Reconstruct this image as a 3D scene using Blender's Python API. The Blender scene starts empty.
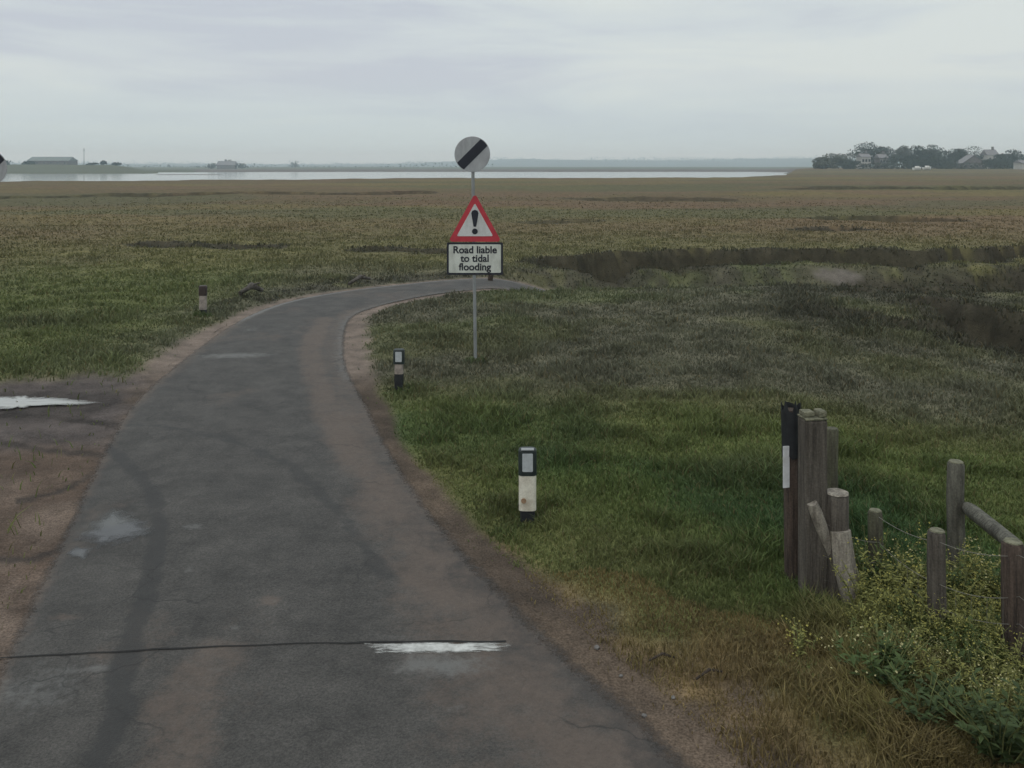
import bpy, bmesh, math, random
import numpy as np
from mathutils import Vector, Matrix

random.seed(7)
RNG = np.random.default_rng(11)
S = bpy.context.scene
COL = S.collection

# ------------------------------------------------------------------ camera
F, HY, EYE = 880.0, 166.0, 2.6          # focal length (px), horizon row, eye height (m)
cam = bpy.data.cameras.new('camera')
cam.sensor_width = 36.0
cam.lens = F / 1024 * 36.0
cam.shift_y = -(384 - HY) / 1024
cam.clip_start = 0.05
cam.clip_end = 12000
camo = bpy.data.objects.new('camera', cam)
COL.objects.link(camo)
camo.location = (0, 0, EYE)
camo.rotation_euler = (math.radians(90), 0, 0)
S.camera = camo

# ------------------------------------------------------------------ sky, sun, exposure
SUN_EL, SUN_ROT = math.radians(52), math.radians(215)
world = bpy.data.worlds.new('World')
S.world = world
world.use_nodes = True
wn, wl = world.node_tree.nodes, world.node_tree.links
wn.clear()
wo = wn.new('ShaderNodeOutputWorld')
bg = wn.new('ShaderNodeBackground')
bg.inputs['Strength'].default_value = 0.1
sky = wn.new('ShaderNodeTexSky')
sky.sky_type = 'NISHITA'
sky.sun_disc = False
sky.sun_elevation = SUN_EL
sky.sun_rotation = SUN_ROT
sky.air_density = 1.0
sky.dust_density = 4.0
tc = wn.new('ShaderNodeTexCoord')
mp = wn.new('ShaderNodeMapping')
mp.inputs['Scale'].default_value = (1.6, 1.6, 13.0)
mp.inputs['Location'].default_value = (0.35, 0.2, 0.55)
n1 = wn.new('ShaderNodeTexNoise')
n1.inputs['Scale'].default_value = 1.5
n1.inputs['Detail'].default_value = 7
n1.inputs['Roughness'].default_value = 0.55
n1.inputs['Distortion'].default_value = 0.4
cr = wn.new('ShaderNodeValToRGB')
e = cr.color_ramp.elements
e[0].position = 0.36; e[0].color = (5.75, 6.20, 6.85, 1)
e[1].position = 0.62; e[1].color = (7.20, 7.75, 7.60, 1)
m_ = cr.color_ramp.elements.new(0.5); m_.color = (6.60, 7.20, 7.40, 1)
sep = wn.new('ShaderNodeSeparateXYZ')
hr = wn.new('ShaderNodeMapRange')
hr.inputs['From Min'].default_value = 0.0
hr.inputs['From Max'].default_value = 0.10
hz = wn.new('ShaderNodeMix'); hz.data_type = 'RGBA'
hz.inputs[6].default_value = (5.75, 6.95, 7.20, 1)
mx = wn.new('ShaderNodeMix'); mx.data_type = 'RGBA'
mx.inputs[0].default_value = 0.93
wl.new(tc.outputs['Generated'], mp.inputs['Vector'])
wl.new(mp.outputs['Vector'], n1.inputs['Vector'])
wl.new(n1.outputs['Fac'], cr.inputs['Fac'])
wl.new(tc.outputs['Generated'], sep.inputs[0])
wl.new(sep.outputs['Z'], hr.inputs['Value'])
wl.new(hr.outputs[0], hz.inputs[0])
wl.new(cr.outputs['Color'], hz.inputs[7])
wl.new(sky.outputs['Color'], mx.inputs[6])
wl.new(hz.outputs[2], mx.inputs[7])
zr = wn.new('ShaderNodeMapRange')
zr.inputs['From Min'].default_value = 0.22
zr.inputs['From Max'].default_value = 0.95
zr.inputs['To Min'].default_value = 1.0
zr.inputs['To Max'].default_value = 1.75
wl.new(sep.outputs['Z'], zr.inputs['Value'])
zs = wn.new('ShaderNodeVectorMath'); zs.operation = 'SCALE'
wl.new(mx.outputs[2], zs.inputs[0]); wl.new(zr.outputs[0], zs.inputs['Scale'])
wl.new(zs.outputs[0], bg.inputs['Color'])
wl.new(bg.outputs[0], wo.inputs['Surface'])

sl = bpy.data.lights.new('sun', 'SUN')
sl.energy = 0.5
sl.angle = math.radians(25)
sl.color = (1.0, 0.96, 0.9)
so = bpy.data.objects.new('sun', sl)
COL.objects.link(so)
so.rotation_euler = (math.radians(90) - SUN_EL, 0, math.radians(180) - SUN_ROT)
so['kind'] = 'structure'

S.view_settings.view_transform = 'Standard'
S.view_settings.look = 'None'
S.view_settings.exposure = 0.0
S.view_settings.gamma = 1.0
S.view_settings.use_curve_mapping = False
S.render.engine = 'CYCLES'
S.cycles.use_denoising = True
S.cycles.max_bounces = 5
S.cycles.diffuse_bounces = 3
S.cycles.volume_bounces = 4
S.cycles.transparent_max_bounces = 8


# ------------------------------------------------------------------ helpers
def P(x, y, z=0.0):
    """ground point (height z) seen at pixel x, y"""
    Y = F * (EYE - z) / (y - HY)
    return Vector(((x - 512) / F * Y, Y, z))


def U(x, y, Y):
    """point seen at pixel x, y at distance Y"""
    return Vector(((x - 512) / F * Y, Y, EYE - (y - HY) / F * Y))


def vn(x, y, seed=0):
    x = np.asarray(x, dtype=np.float64); y = np.asarray(y, dtype=np.float64)
    ix = np.floor(x).astype(np.int64); iy = np.floor(y).astype(np.int64)
    fx = x - ix; fy = y - iy
    fx = fx * fx * (3 - 2 * fx); fy = fy * fy * (3 - 2 * fy)

    def h(a, b):
        n = (a * 374761393 + b * 668265263 + seed * 144269504) & 0xffffffff
        n = ((n ^ (n >> 13)) * 1274126177) & 0xffffffff
        n = n ^ (n >> 16)
        return (n & 0xffff) / 65535.0
    return (h(ix, iy) * (1 - fx) + h(ix + 1, iy) * fx) * (1 - fy) + (h(ix, iy + 1) * (1 - fx) + h(ix + 1, iy + 1) * fx) * fy


def fbm(x, y, o=4, seed=0):
    t = 0; a = 0.5; s = 0
    for k in range(o):
        t = t + a * vn(x * 2 ** k + 17.3 * k, y * 2 ** k - 9.1 * k, seed + k)
        s += a; a *= 0.5
    return t / s


def sst(a, b, x):
    t = np.clip((x - a) / (b - a), 0, 1)
    return t * t * (3 - 2 * t)


def lerp3(c, d, t):
    return c * (1 - t[:, None]) + np.asarray(d) * t[:, None]


def dist_poly(X, Y, pts):
    best = np.full(X.shape, 1e9)
    for (ax, ay), (bx, by) in zip(pts[:-1], pts[1:]):
        dx, dy = bx - ax, by - ay
        t = np.clip(((X - ax) * dx + (Y - ay) * dy) / (dx * dx + dy * dy), 0, 1)
        best = np.minimum(best, np.hypot(X - ax - t * dx, Y - ay - t * dy))
    return best


def inside(X, Y, pts):
    r = np.zeros(X.shape, dtype=bool)
    n = len(pts)
    for i in range(n):
        ax, ay = pts[i]; bx, by = pts[(i + 1) % n]
        c = (ay > Y) != (by > Y)
        r ^= c & (X < (bx - ax) * (Y - ay) / ((by - ay) if by != ay else 1e-9) + ax)
    return r


def spline(pts, n):
    pts = [Vector((p[0], p[1], 0)) for p in pts]
    out = []
    m = len(pts) - 1
    for i in range(m):
        p0 = pts[max(i - 1, 0)]; p1 = pts[i]; p2 = pts[i + 1]; p3 = pts[min(i + 2, m)]
        for k in range(n):
            t = k / n
            q = 0.5 * ((2 * p1) + (p2 - p0) * t + (2 * p0 - 5 * p1 + 4 * p2 - p3) * t * t + (3 * p1 - p0 - 3 * p2 + p3) * t ** 3)
            out.append((q.x, q.y))
    out.append((pts[-1].x, pts[-1].y))
    return out


def fast_mesh(name, V, faces, col=None, smooth=True, attrs=None):
    """faces: list of int arrays (n,k)"""
    me = bpy.data.meshes.new(name)
    V = np.asarray(V, dtype=np.float32)
    me.vertices.add(len(V))
    me.vertices.foreach_set('co', V.ravel())
    loops = np.concatenate([f.ravel() for f in faces]).astype(np.int32)
    sizes = np.concatenate([np.full(len(f), f.shape[1]) for f in faces]).astype(np.int32)
    st = np.concatenate([[0], np.cumsum(sizes)[:-1]]).astype(np.int32)
    me.loops.add(len(loops))
    me.loops.foreach_set('vertex_index', loops)
    me.polygons.add(len(sizes))
    me.polygons.foreach_set('loop_start', st)
    me.polygons.foreach_set('loop_total', sizes)
    me.polygons.foreach_set('use_smooth', np.full(len(sizes), smooth))
    me.update(calc_edges=True)
    if col is not None:
        a = me.color_attributes.new('col', 'FLOAT_COLOR', 'POINT')
        c4 = np.ones((len(V), 4), dtype=np.float32); c4[:, :3] = col
        a.data.foreach_set('color', c4.ravel())
    for k, v in (attrs or {}).items():
        a = me.attributes.new(k, 'FLOAT', 'POINT')
        a.data.foreach_set('value', np.asarray(v, dtype=np.float32))
    return me


class MB:
    """collects shapes into one mesh"""
    def __init__(self):
        self.v = []; self.f = []; self.sm = []

    def add(self, vs, fs, smooth=False):
        o = len(self.v)
        self.v += [tuple(p) for p in vs]
        self.f += [tuple(i + o for i in f) for f in fs]
        self.sm += [smooth] * len(fs)

    def tube(self, pts, rad, n=10, cap=True, smooth=True, wob=0.0):
        pts = [Vector(p) for p in pts]
        rs = rad if isinstance(rad, (list, tuple)) else [rad] * len(pts)
        vs, fs = [], []
        ref = Vector((0.3, 1, 0.1)).normalized()
        for i, p in enumerate(pts):
            t = (pts[min(i + 1, len(pts) - 1)] - pts[max(i - 1, 0)]).normalized()
            a = t.cross(ref)
            if a.length < 1e-3: a = t.cross(Vector((1, 0, 0)))
            a.normalize(); b = t.cross(a)
            for k in range(n):
                th = 2 * math.pi * k / n
                r = rs[i] * (1 + wob * (math.sin(k * 2.1 + 1.3) * 0.6 + math.sin(k * 3.7 + i * 0.9) * 0.4))
                vs.append(p + (a * math.cos(th) + b * math.sin(th)) * r)
        for i in range(len(pts) - 1):
            for k in range(n):
                k2 = (k + 1) % n
                fs.append((i * n + k, i * n + k2, (i + 1) * n + k2, (i + 1) * n + k))
        self.add(vs, fs, smooth)
        if cap:
            self.add(vs[:n], [tuple(reversed(range(n)))])
            self.add(vs[-n:], [tuple(range(n))])

    def box(self, c, s, rz=0.0, bev=0.0, tilt=None):
        bm = bmesh.new()
        bmesh.ops.create_cube(bm, size=1.0)
        bmesh.ops.scale(bm, vec=s, verts=bm.verts)
        if bev:
            bmesh.ops.bevel(bm, geom=bm.edges[:], offset=bev, segments=2, affect='EDGES', profile=0.6)
        M = Matrix.Translation(c) @ Matrix.Rotation(rz, 4, 'Z')
        if tilt: M = M @ Matrix.Rotation(tilt[0], 4, 'X') @ Matrix.Rotation(tilt[1], 4, 'Y')
        bm.verts.index_update()
        self.add([M @ v.co for v in bm.verts], [tuple(v.index for v in f.verts) for f in bm.faces])
        bm.free()

    def plate(self, outline, y0, y1):
        """outline in x,z; solid from y0 (front) to y1 (back)"""
        n = len(outline)
        vs = [(x, y0, z) for x, z in outline] + [(x, y1, z) for x, z in outline]
        fs = [tuple(range(n)), tuple(reversed(range(n, 2 * n)))]
        fs += [(i, n + i, n + (i + 1) % n, (i + 1) % n) for i in range(n)]
        self.add(vs, fs)

    def build(self, name, m, parent=None, loc=None):
        me = bpy.data.meshes.new(name)
        me.from_pydata(self.v, [], self.f)
        for p, s in zip(me.polygons, self.sm): p.use_smooth = s
        bm = bmesh.new(); bm.from_mesh(me)
        bmesh.ops.recalc_face_normals(bm, faces=bm.faces)
        bm.to_mesh(me); bm.free()
        me.materials.append(m)
        o = bpy.data.objects.new(name, me)
        COL.objects.link(o)
        if parent: o.parent = parent
        if loc is not None: o.location = loc
        return o


def link(name, me, m, parent=None):
    me.materials.append(m)
    o = bpy.data.objects.new(name, me)
    COL.objects.link(o)
    if parent: o.parent = parent
    return o


def tag(o, label=None, cat=None, group=None, kind=None):
    if label: o['label'] = label
    if cat: o['category'] = cat
    if group: o['group'] = group
    if kind: o['kind'] = kind
    return o


def thing(name, loc, label, cat, group=None, rz=0.0):
    o = bpy.data.objects.new(name, None)
    COL.objects.link(o)
    o.empty_display_size = 0.2
    o.location = loc
    o.rotation_euler = (0, 0, rz)
    return tag(o, label, cat, group)


def copy_tree(o, parent=None):
    c = o.copy(); COL.objects.link(c)
    if parent: c.parent = parent
    for ch in [x for x in list(o.children)]: copy_tree(ch, c)
    return c


# ------------------------------------------------------------------ materials
def mat(name, c1, c2=None, scale=6.0, rough=0.8, bump=0.0, bscale=40.0, stretch=(1, 1, 1), spec=0.3, metal=0.0, attr=False, transl=0.0, contrast=(0.35, 0.65), fine=0.0):
    m = bpy.data.materials.new(name)
    m.use_nodes = True
    N, L = m.node_tree.nodes, m.node_tree.links
    b = N['Principled BSDF']
    b.inputs['Roughness'].default_value = rough
    b.inputs['Metallic'].default_value = metal
    b.inputs['Specular IOR Level'].default_value = spec
    tc = N.new('ShaderNodeTexCoord'); mp = N.new('ShaderNodeMapping')
    mp.inputs['Scale'].default_value = stretch
    L.new(tc.outputs['Object'], mp.inputs['Vector'])
    nz = N.new('ShaderNodeTexNoise')
    nz.inputs['Scale'].default_value = scale
    nz.inputs['Detail'].default_value = 8
    nz.inputs['Roughness'].default_value = 0.65
    L.new(mp.outputs[0], nz.inputs['Vector'])
    rp = N.new('ShaderNodeValToRGB')
    rp.color_ramp.elements[0].position = contrast[0]
    rp.color_ramp.elements[1].position = contrast[1]
    L.new(nz.outputs['Fac'], rp.inputs['Fac'])
    c2 = c2 or tuple(v * 0.7 for v in c1)
    if attr:
        rp.color_ramp.elements[0].color = (*c1, 1)
        rp.color_ramp.elements[1].color = (*c2, 1)
        at = N.new('ShaderNodeVertexColor'); at.layer_name = 'col'
        mu = N.new('ShaderNodeMix'); mu.data_type = 'RGBA'; mu.blend_type = 'MULTIPLY'
        mu.inputs[0].default_value = 1.0
        L.new(at.outputs['Color'], mu.inputs[6]); L.new(rp.outputs['Color'], mu.inputs[7])
        out = mu.outputs[2]
    else:
        rp.color_ramp.elements[0].color = (*c2, 1)
        rp.color_ramp.elements[1].color = (*c1, 1)
        out = rp.outputs['Color']
    if fine:
        n3 = N.new('ShaderNodeTexNoise'); n3.inputs['Scale'].default_value = 90
        n3.inputs['Detail'].default_value = 3
        L.new(tc.outputs['Object'], n3.inputs['Vector'])
        r3 = N.new('ShaderNodeMapRange')
        r3.inputs['From Min'].default_value = 0.3; r3.inputs['From Max'].default_value = 0.7
        r3.inputs['To Min'].default_value = 1 - fine; r3.inputs['To Max'].default_value = 1 + fine
        L.new(n3.outputs['Fac'], r3.inputs['Value'])
        vm = N.new('ShaderNodeVectorMath'); vm.operation = 'SCALE'
        L.new(out, vm.inputs[0]); L.new(r3.outputs[0], vm.inputs['Scale'])
        out = vm.outputs[0]
    L.new(out, b.inputs['Base Color'])
    if bump:
        n2 = N.new('ShaderNodeTexNoise')
        n2.inputs['Scale'].default_value = bscale
        n2.inputs['Detail'].default_value = 5
        L.new(mp.outputs[0], n2.inputs['Vector'])
        bp = N.new('ShaderNodeBump')
        bp.inputs['Strength'].default_value = bump
        bp.inputs['Distance'].default_value = 0.02
        L.new(n2.outputs['Fac'], bp.inputs['Height'])
        L.new(bp.outputs[0], b.inputs['Normal'])
    if transl:
        tr = N.new('ShaderNodeBsdfTranslucent'); ms = N.new('ShaderNodeMixShader')
        ms.inputs[0].default_value = transl
        L.new(out, tr.inputs['Color'])
        L.new(b.outputs[0], ms.inputs[1]); L.new(tr.outputs[0], ms.inputs[2])
        L.new(ms.outputs[0], N['Material Output'].inputs['Surface'])
    return m


M = {}
M['ground'] = mat('ground', (0.52, 0.52, 0.52), (0.95, 0.92, 0.90), scale=2.2, rough=1.0, bump=0.6, bscale=18, spec=0.1, attr=True, fine=0.45)
M['grass'] = mat('grass', (0.58, 0.58, 0.58), (0.90, 0.90, 0.86), scale=1.3, rough=0.75, spec=0.15, attr=True, transl=0.25)
M['leaf'] = mat('leaf', (0.085, 0.12, 0.035), (0.05, 0.08, 0.025), scale=9, rough=0.7, transl=0.25)
M['leaf_dark'] = mat('leaf_dark', (0.07, 0.10, 0.032), (0.04, 0.062, 0.022), scale=9, rough=0.7, transl=0.25)
M['leaf_yellow'] = mat('leaf_yellow', (0.28, 0.275, 0.085), (0.17, 0.18, 0.06), scale=9, rough=0.7, transl=0.3)
M['stem'] = mat('stem', (0.16, 0.17, 0.06), (0.10, 0.11, 0.04), scale=20)
M['petal'] = mat('petal', (0.36, 0.33, 0.085), (0.26, 0.235, 0.06), scale=40, transl=0.2)
M['petal_pale'] = mat('petal_pale', (0.50, 0.46, 0.24), (0.38, 0.35, 0.18), scale=40, transl=0.2)
M['wood'] = mat('wood', (0.135, 0.118, 0.098), (0.035, 0.029, 0.024), scale=7, rough=0.9, bump=1.0, bscale=20, stretch=(5, 5, 0.35), contrast=(0.3, 0.7), fine=0.25)
M['wood_red'] = mat('wood_red', (0.105, 0.076, 0.060), (0.032, 0.024, 0.020), scale=7, rough=0.9, bump=1.0, bscale=20, stretch=(5, 5, 0.35), fine=0.25)
M['wood_grey'] = mat('wood_grey', (0.135, 0.130, 0.105), (0.045, 0.042, 0.034), scale=5, rough=0.9, bump=0.9, bscale=14, stretch=(4, 4, 0.6), fine=0.25)
M['wood_pale'] = mat('wood_pale', (0.32, 0.29, 0.24), (0.14, 0.12, 0.10), scale=6, rough=0.9, bump=0.8, bscale=14, stretch=(5, 5, 0.7), fine=0.25)
M['wood_green'] = mat('wood_green', (0.11, 0.11, 0.07), (0.05, 0.045, 0.035), scale=6, rough=0.9, bump=0.9, bscale=14, stretch=(4, 4, 0.6), fine=0.25)
M['cap_wood'] = mat('cap_wood', (0.20, 0.19, 0.13), (0.09, 0.09, 0.06), scale=25, rough=0.9, bump=0.8, bscale=60)
M['black_plastic'] = mat('black_plastic', (0.028, 0.03, 0.032), (0.012, 0.013, 0.015), scale=14, rough=0.55, spec=0.3)
M['dark_green'] = mat('dark_green', (0.022, 0.032, 0.03), (0.010, 0.015, 0.014), scale=18, rough=0.5, spec=0.35)
M['white_dirty'] = mat('white_dirty', (0.62, 0.59, 0.50), (0.36, 0.31, 0.24), scale=9, rough=0.6, contrast=(0.28, 0.55), fine=0.1)
M['white_old'] = mat('white_old', (0.36, 0.31, 0.27), (0.13, 0.11, 0.10), scale=12, rough=0.7, contrast=(0.3, 0.65))
M['white_label'] = mat('white_label', (0.72, 0.73, 0.74), (0.55, 0.55, 0.55), scale=14, rough=0.5)
M['stain'] = mat('stain', (0.34, 0.22, 0.13), (0.22, 0.14, 0.09), scale=60, rough=0.8)
M['reflector'] = mat('reflector', (0.42, 0.45, 0.46), (0.34, 0.36, 0.37), scale=40, rough=0.35, spec=0.5)
M['reflector_red'] = mat('reflector_red', (0.05, 0.034, 0.029), (0.025, 0.017, 0.015), scale=20, rough=0.5)
M['sign_grey'] = mat('sign_grey', (0.36, 0.37, 0.385), (0.25, 0.255, 0.26), scale=9, rough=0.5, stretch=(1, 1, 0.4), contrast=(0.3, 0.6), fine=0.08)
M['sign_white'] = mat('sign_white', (0.55, 0.55, 0.55), (0.36, 0.36, 0.345), scale=9, rough=0.5, stretch=(1, 1, 0.4), contrast=(0.3, 0.6), fine=0.08)
M['sign_white_plate'] = mat('sign_white_plate', (0.56, 0.58, 0.53), (0.37, 0.38, 0.34), scale=9, rough=0.5, stretch=(1, 1, 0.4), contrast=(0.3, 0.6), fine=0.08)
M['sign_black'] = mat('sign_black', (0.022, 0.024, 0.035), (0.014, 0.015, 0.022), scale=8, rough=0.5)
M['sign_red'] = mat('sign_red', (0.46, 0.045, 0.06), (0.36, 0.035, 0.05), scale=8, rough=0.45)
M['galv'] = mat('galv', (0.30, 0.31, 0.31), (0.20, 0.21, 0.21), scale=14, rough=0.55, metal=0.3, stretch=(1, 1, 0.3))
M['wire'] = mat('wire', (0.24, 0.23, 0.20), (0.14, 0.13, 0.115), scale=30, rough=0.6, metal=0.3)
M['bark'] = mat('bark', (0.07, 0.06, 0.05), (0.04, 0.035, 0.03), scale=3, rough=0.9)
M['crown'] = mat('crown', (0.045, 0.055, 0.035), (0.022, 0.03, 0.022), scale=0.5, rough=0.9, transl=0.15)
M['crown_grey'] = mat('crown_grey', (0.10, 0.105, 0.075), (0.055, 0.06, 0.045), scale=0.5, rough=0.9, transl=0.15)
M['far_wood'] = mat('far_wood', (0.05, 0.065, 0.045), (0.03, 0.04, 0.03), scale=0.05, rough=1.0)
M['render_wall'] = mat('render_wall', (0.44, 0.43, 0.41), (0.34, 0.33, 0.31), scale=1.2, rough=0.9)
M['stone_wall'] = mat('stone_wall', (0.17, 0.155, 0.145), (0.11, 0.10, 0.095), scale=1.5, rough=0.95)
M['slate'] = mat('slate', (0.20, 0.19, 0.19), (0.14, 0.135, 0.14), scale=1.0, rough=0.8)
M['shed_roof'] = mat('shed_roof', (0.17, 0.19, 0.18), (0.12, 0.135, 0.13), scale=0.4, rough=0.8)
M['glass'] = mat('window_glass', (0.03, 0.035, 0.04), (0.02, 0.025, 0.03), scale=2, rough=0.1, spec=0.5)
M['hull'] = mat('hull', (0.75, 0.74, 0.72), (0.62, 0.61, 0.58), scale=2, rough=0.4)
M['stone'] = mat('stone', (0.17, 0.16, 0.15), (0.1, 0.095, 0.09), scale=20, rough=0.9, bump=0.4)
M['twig'] = mat('twig', (0.06, 0.045, 0.035), (0.03, 0.024, 0.02), scale=20, rough=0.9)
M['joint'] = mat('joint', (0.020, 0.019, 0.018), (0.012, 0.012, 0.012), scale=20, rough=0.9)
M['driftwood'] = mat('driftwood', (0.12, 0.105, 0.092), (0.045, 0.04, 0.034), scale=12, rough=0.9, stretch=(1, 1, 1))

# water: deep tidal water and shallow puddles
def water_mat(name, base, rough, bump, scale, stretch=(1, 1, 1), ior=1.33):
    m = bpy.data.materials.new(name); m.use_nodes = True
    N, L = m.node_tree.nodes, m.node_tree.links
    b = N['Principled BSDF']
    b.inputs['Roughness'].default_value = rough
    b.inputs['IOR'].default_value = ior
    tc = N.new('ShaderNodeTexCoord'); mp = N.new('ShaderNodeMapping')
    mp.inputs['Scale'].default_value = stretch
    nz = N.new('ShaderNodeTexNoise'); nz.inputs['Scale'].default_value = scale; nz.inputs['Detail'].default_value = 5
    L.new(tc.outputs['Object'], mp.inputs[0]); L.new(mp.outputs[0], nz.inputs['Vector'])
    rp = N.new('ShaderNodeValToRGB')
    rp.color_ramp.elements[0].position = 0.3; rp.color_ramp.elements[1].position = 0.7
    rp.color_ramp.elements[0].color = (*[v * 0.8 for v in base], 1); rp.color_ramp.elements[1].color = (*base, 1)
    L.new(nz.outputs['Fac'], rp.inputs[0]); L.new(rp.outputs[0], b.inputs['Base Color'])
    bp = N.new('ShaderNodeBump'); bp.inputs['Strength'].default_value = bump; bp.inputs['Distance'].default_value = 0.05
    L.new(nz.outputs['Fac'], bp.inputs['Height']); L.new(bp.outputs[0], b.inputs['Normal'])
    return m


def shallow(m, soft=2.2, nz_scale=16, amt=2.2, stretch=(1, 1, 1)):
    """broken, thinning edge"""
    N, L = m.node_tree.nodes, m.node_tree.links
    at = N.new('ShaderNodeAttribute'); at.attribute_name = 'rim'
    tc = N.new('ShaderNodeTexCoord'); n = N.new('ShaderNodeTexNoise')
    mp = N.new('ShaderNodeMapping'); mp.inputs['Scale'].default_value = stretch
    n.inputs['Scale'].default_value = nz_scale; n.inputs['Detail'].default_value = 8; n.inputs['Roughness'].default_value = 0.7
    L.new(tc.outputs['Object'], mp.inputs[0]); L.new(mp.outputs[0], n.inputs['Vector'])
    a = N.new('ShaderNodeMath'); a.operation = 'MULTIPLY_ADD'; a.inputs[1].default_value = -soft; a.inputs[2].default_value = soft - 0.5 * amt
    L.new(at.outputs['Fac'], a.inputs[0])
    b = N.new('ShaderNodeMath'); b.operation = 'MULTIPLY_ADD'; b.inputs[1].default_value = amt; b.use_clamp = True
    L.new(n.outputs['Fac'], b.inputs[0]); L.new(a.outputs[0], b.inputs[2])
    L.new(b.outputs[0], N['Principled BSDF'].inputs['Alpha'])


M['water'] = water_mat('water', (0.20, 0.21, 0.21), 0.08, 0.05, 0.4, (1, 0.2, 1))
M['puddle'] = water_mat('puddle', (0.065, 0.065, 0.064), 0.06, 0.01, 5)
M['puddle_pale'] = water_mat('puddle_pale', (0.33, 0.33, 0.31), 0.12, 0.01, 5, (0.5, 3, 1), ior=1.5)  # pale base colour paints in part of the bright sky reflection


shallow(M['puddle'], 1.7, 9, 2.6)
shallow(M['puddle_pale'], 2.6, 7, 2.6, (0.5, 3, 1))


# ------------------------------------------------------------------ road layout
LEFT = [(2.6, -15), (-1.25, 0), (-2.46, 3.8), (-2.78, 4.8), (-3.27, 6.4), (-3.79, 8.1), (-4.2, 9.7), (-4.47, 12.0), (-4.62, 14.6), (-4.42, 16.5), (-3.75, 17.95), (-2.84, 18.95), (-1.41, 20.05), (0.19, 20.55), (3, 20.95), (8, 21.3), (40, 22.2)]
RIGHT = [(7, -15), (2.5, 0), (0.85, 3.8), (0.36, 4.7), (-0.42, 6.29), (-1.03, 7.92), (-1.55, 9.6), (-2.15, 11.6), (-2.6, 14.0), (-2.68, 15.3), (-2.36, 16.4), (-1.64, 17.6), (-0.78, 18.4), (0.17, 18.95), (3, 19.35), (8, 19.6), (40, 20.4)]
Ls = spline(LEFT, 40); Rs = spline(RIGHT, 40)
ROADPOLY = Ls[::4] + Rs[::-4]
Lc, Rc = Ls[::8], Rs[::8]
YARD = [(-1.6, 3.0), (-3.2, 6.4), (-4.3, 9.8), (-4.75, 10.9), (-5.6, 10.6), (-7.5, 10.2), (-10.5, 9.6), (-10.5, 1.0), (-2.0, 0)]


def road_z(X, Y):
    return np.where(Y > 16, -0.55 * sst(-0.7, 2.0, X), 0.0)


CREEKS = [  # (pixel path, half width, depth, edge)
    ([(566, 262.5), (592, 264), (625, 259), (665, 261.5), (705, 256), (745, 259), (800, 255.5), (850, 260.5), (900, 256.5), (960, 258.5), (1030, 252), (1100, 250)], 1.45, 1.05, 0.4),
    ([(838, 316), (890, 324), (950, 333), (1000, 344), (1080, 365)], 0.5, 0.5, 0.4),
    ([(868, 273), (930, 274), (1010, 272), (1100, 270)], 0.42, 0.4, 0.4),
    ([(870, 293), (940, 292), (1030, 291), (1100, 289)], 0.5, 0.35, 0.45),
    ([(945, 306), (985, 318), (1020, 336), (1070, 356)], 0.8, 0.95, 0.35),
    ([(-60, 197), (42, 197)], 4.6, 1.0, 1.2), ([(78, 195.5), (104, 195.5)], 4.4, 0.9, 1.2), ([(178, 195.5), (245, 194.5), (330, 194.5), (400, 193)], 4.2, 1.0, 1.2),
    ([(860, 188), (930, 189), (1040, 188), (1200, 187)], 7.5, 1.1, 2.0), ([(855, 218), (900, 219.5)], 2.2, 0.8, 0.6),
    ([(155, 246), (190, 248)], 0.8, 0.5, 0.5), ([(228, 248), (262, 249)], 0.6, 0.4, 0.5), ([(375, 250), (440, 251)], 0.6, 0.4, 0.5),
    ([(600, 199), (700, 200)], 2.6, 0.4, 1.2), ([(540, 222), (580, 221)], 0.9, 0.4, 0.7), ([(810, 231), (850, 230)], 0.8, 0.4, 0.7),
]
CREEKS = [([tuple(P(*p)[:2]) for p in path], hw, d, ed) for path, hw, d, ed in CREEKS]


def creek_mask(X, Y, j=0.35):
    """0..1 depth share, and metres cut"""
    cut = np.zeros(X.shape); m = np.zeros(X.shape); near = np.zeros(X.shape)
    for path, hw, d, ed in CREEKS:
        xs = [p[0] for p in path]; ys = [p[1] for p in path]
        pad = hw + ed + 3
        w = (X > min(xs) - pad) & (X < max(xs) + pad) & (Y > min(ys) - pad) & (Y < max(ys) + pad)
        if not w.any(): continue
        x, y = X[w], Y[w]
        dd = dist_poly(x, y, path) + (fbm(x / (hw * 1.2) + 3, y / (hw * 1.2), 3, 31) - 0.5) * hw * 1.7
        p = 1 - sst(hw - ed, hw, dd)
        cut[w] = np.maximum(cut[w], p * d); m[w] = np.maximum(m[w], p)
        near[w] = np.maximum(near[w], 1 - sst(hw + 0.08, hw + 0.38 + 0.05 * hw, dd))
    return cut, m, near


def road_terms(X, Y):
    din = np.full(X.shape, 50.0)
    w = (X > -14) & (X < 45) & (Y > -18) & (Y < 28)
    x, y = X[w], Y[w]
    dl = dist_poly(x, y, Lc); dr = dist_poly(x, y, Rc)
    ins = inside(x, y, ROADPOLY)
    d = np.where(ins, -np.minimum(dl, dr), np.minimum(dl, dr))
    din[w] = d
    side = np.zeros(X.shape)
    side[w] = np.where(dl < dr, -1, 1)
    yard = np.full(X.shape, 50.0)
    yi = inside(x, y, YARD)
    dy = dist_poly(x, y, YARD + YARD[:1])
    yard[w] = np.where(yi, -dy, dy)
    return din, side, yard


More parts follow.
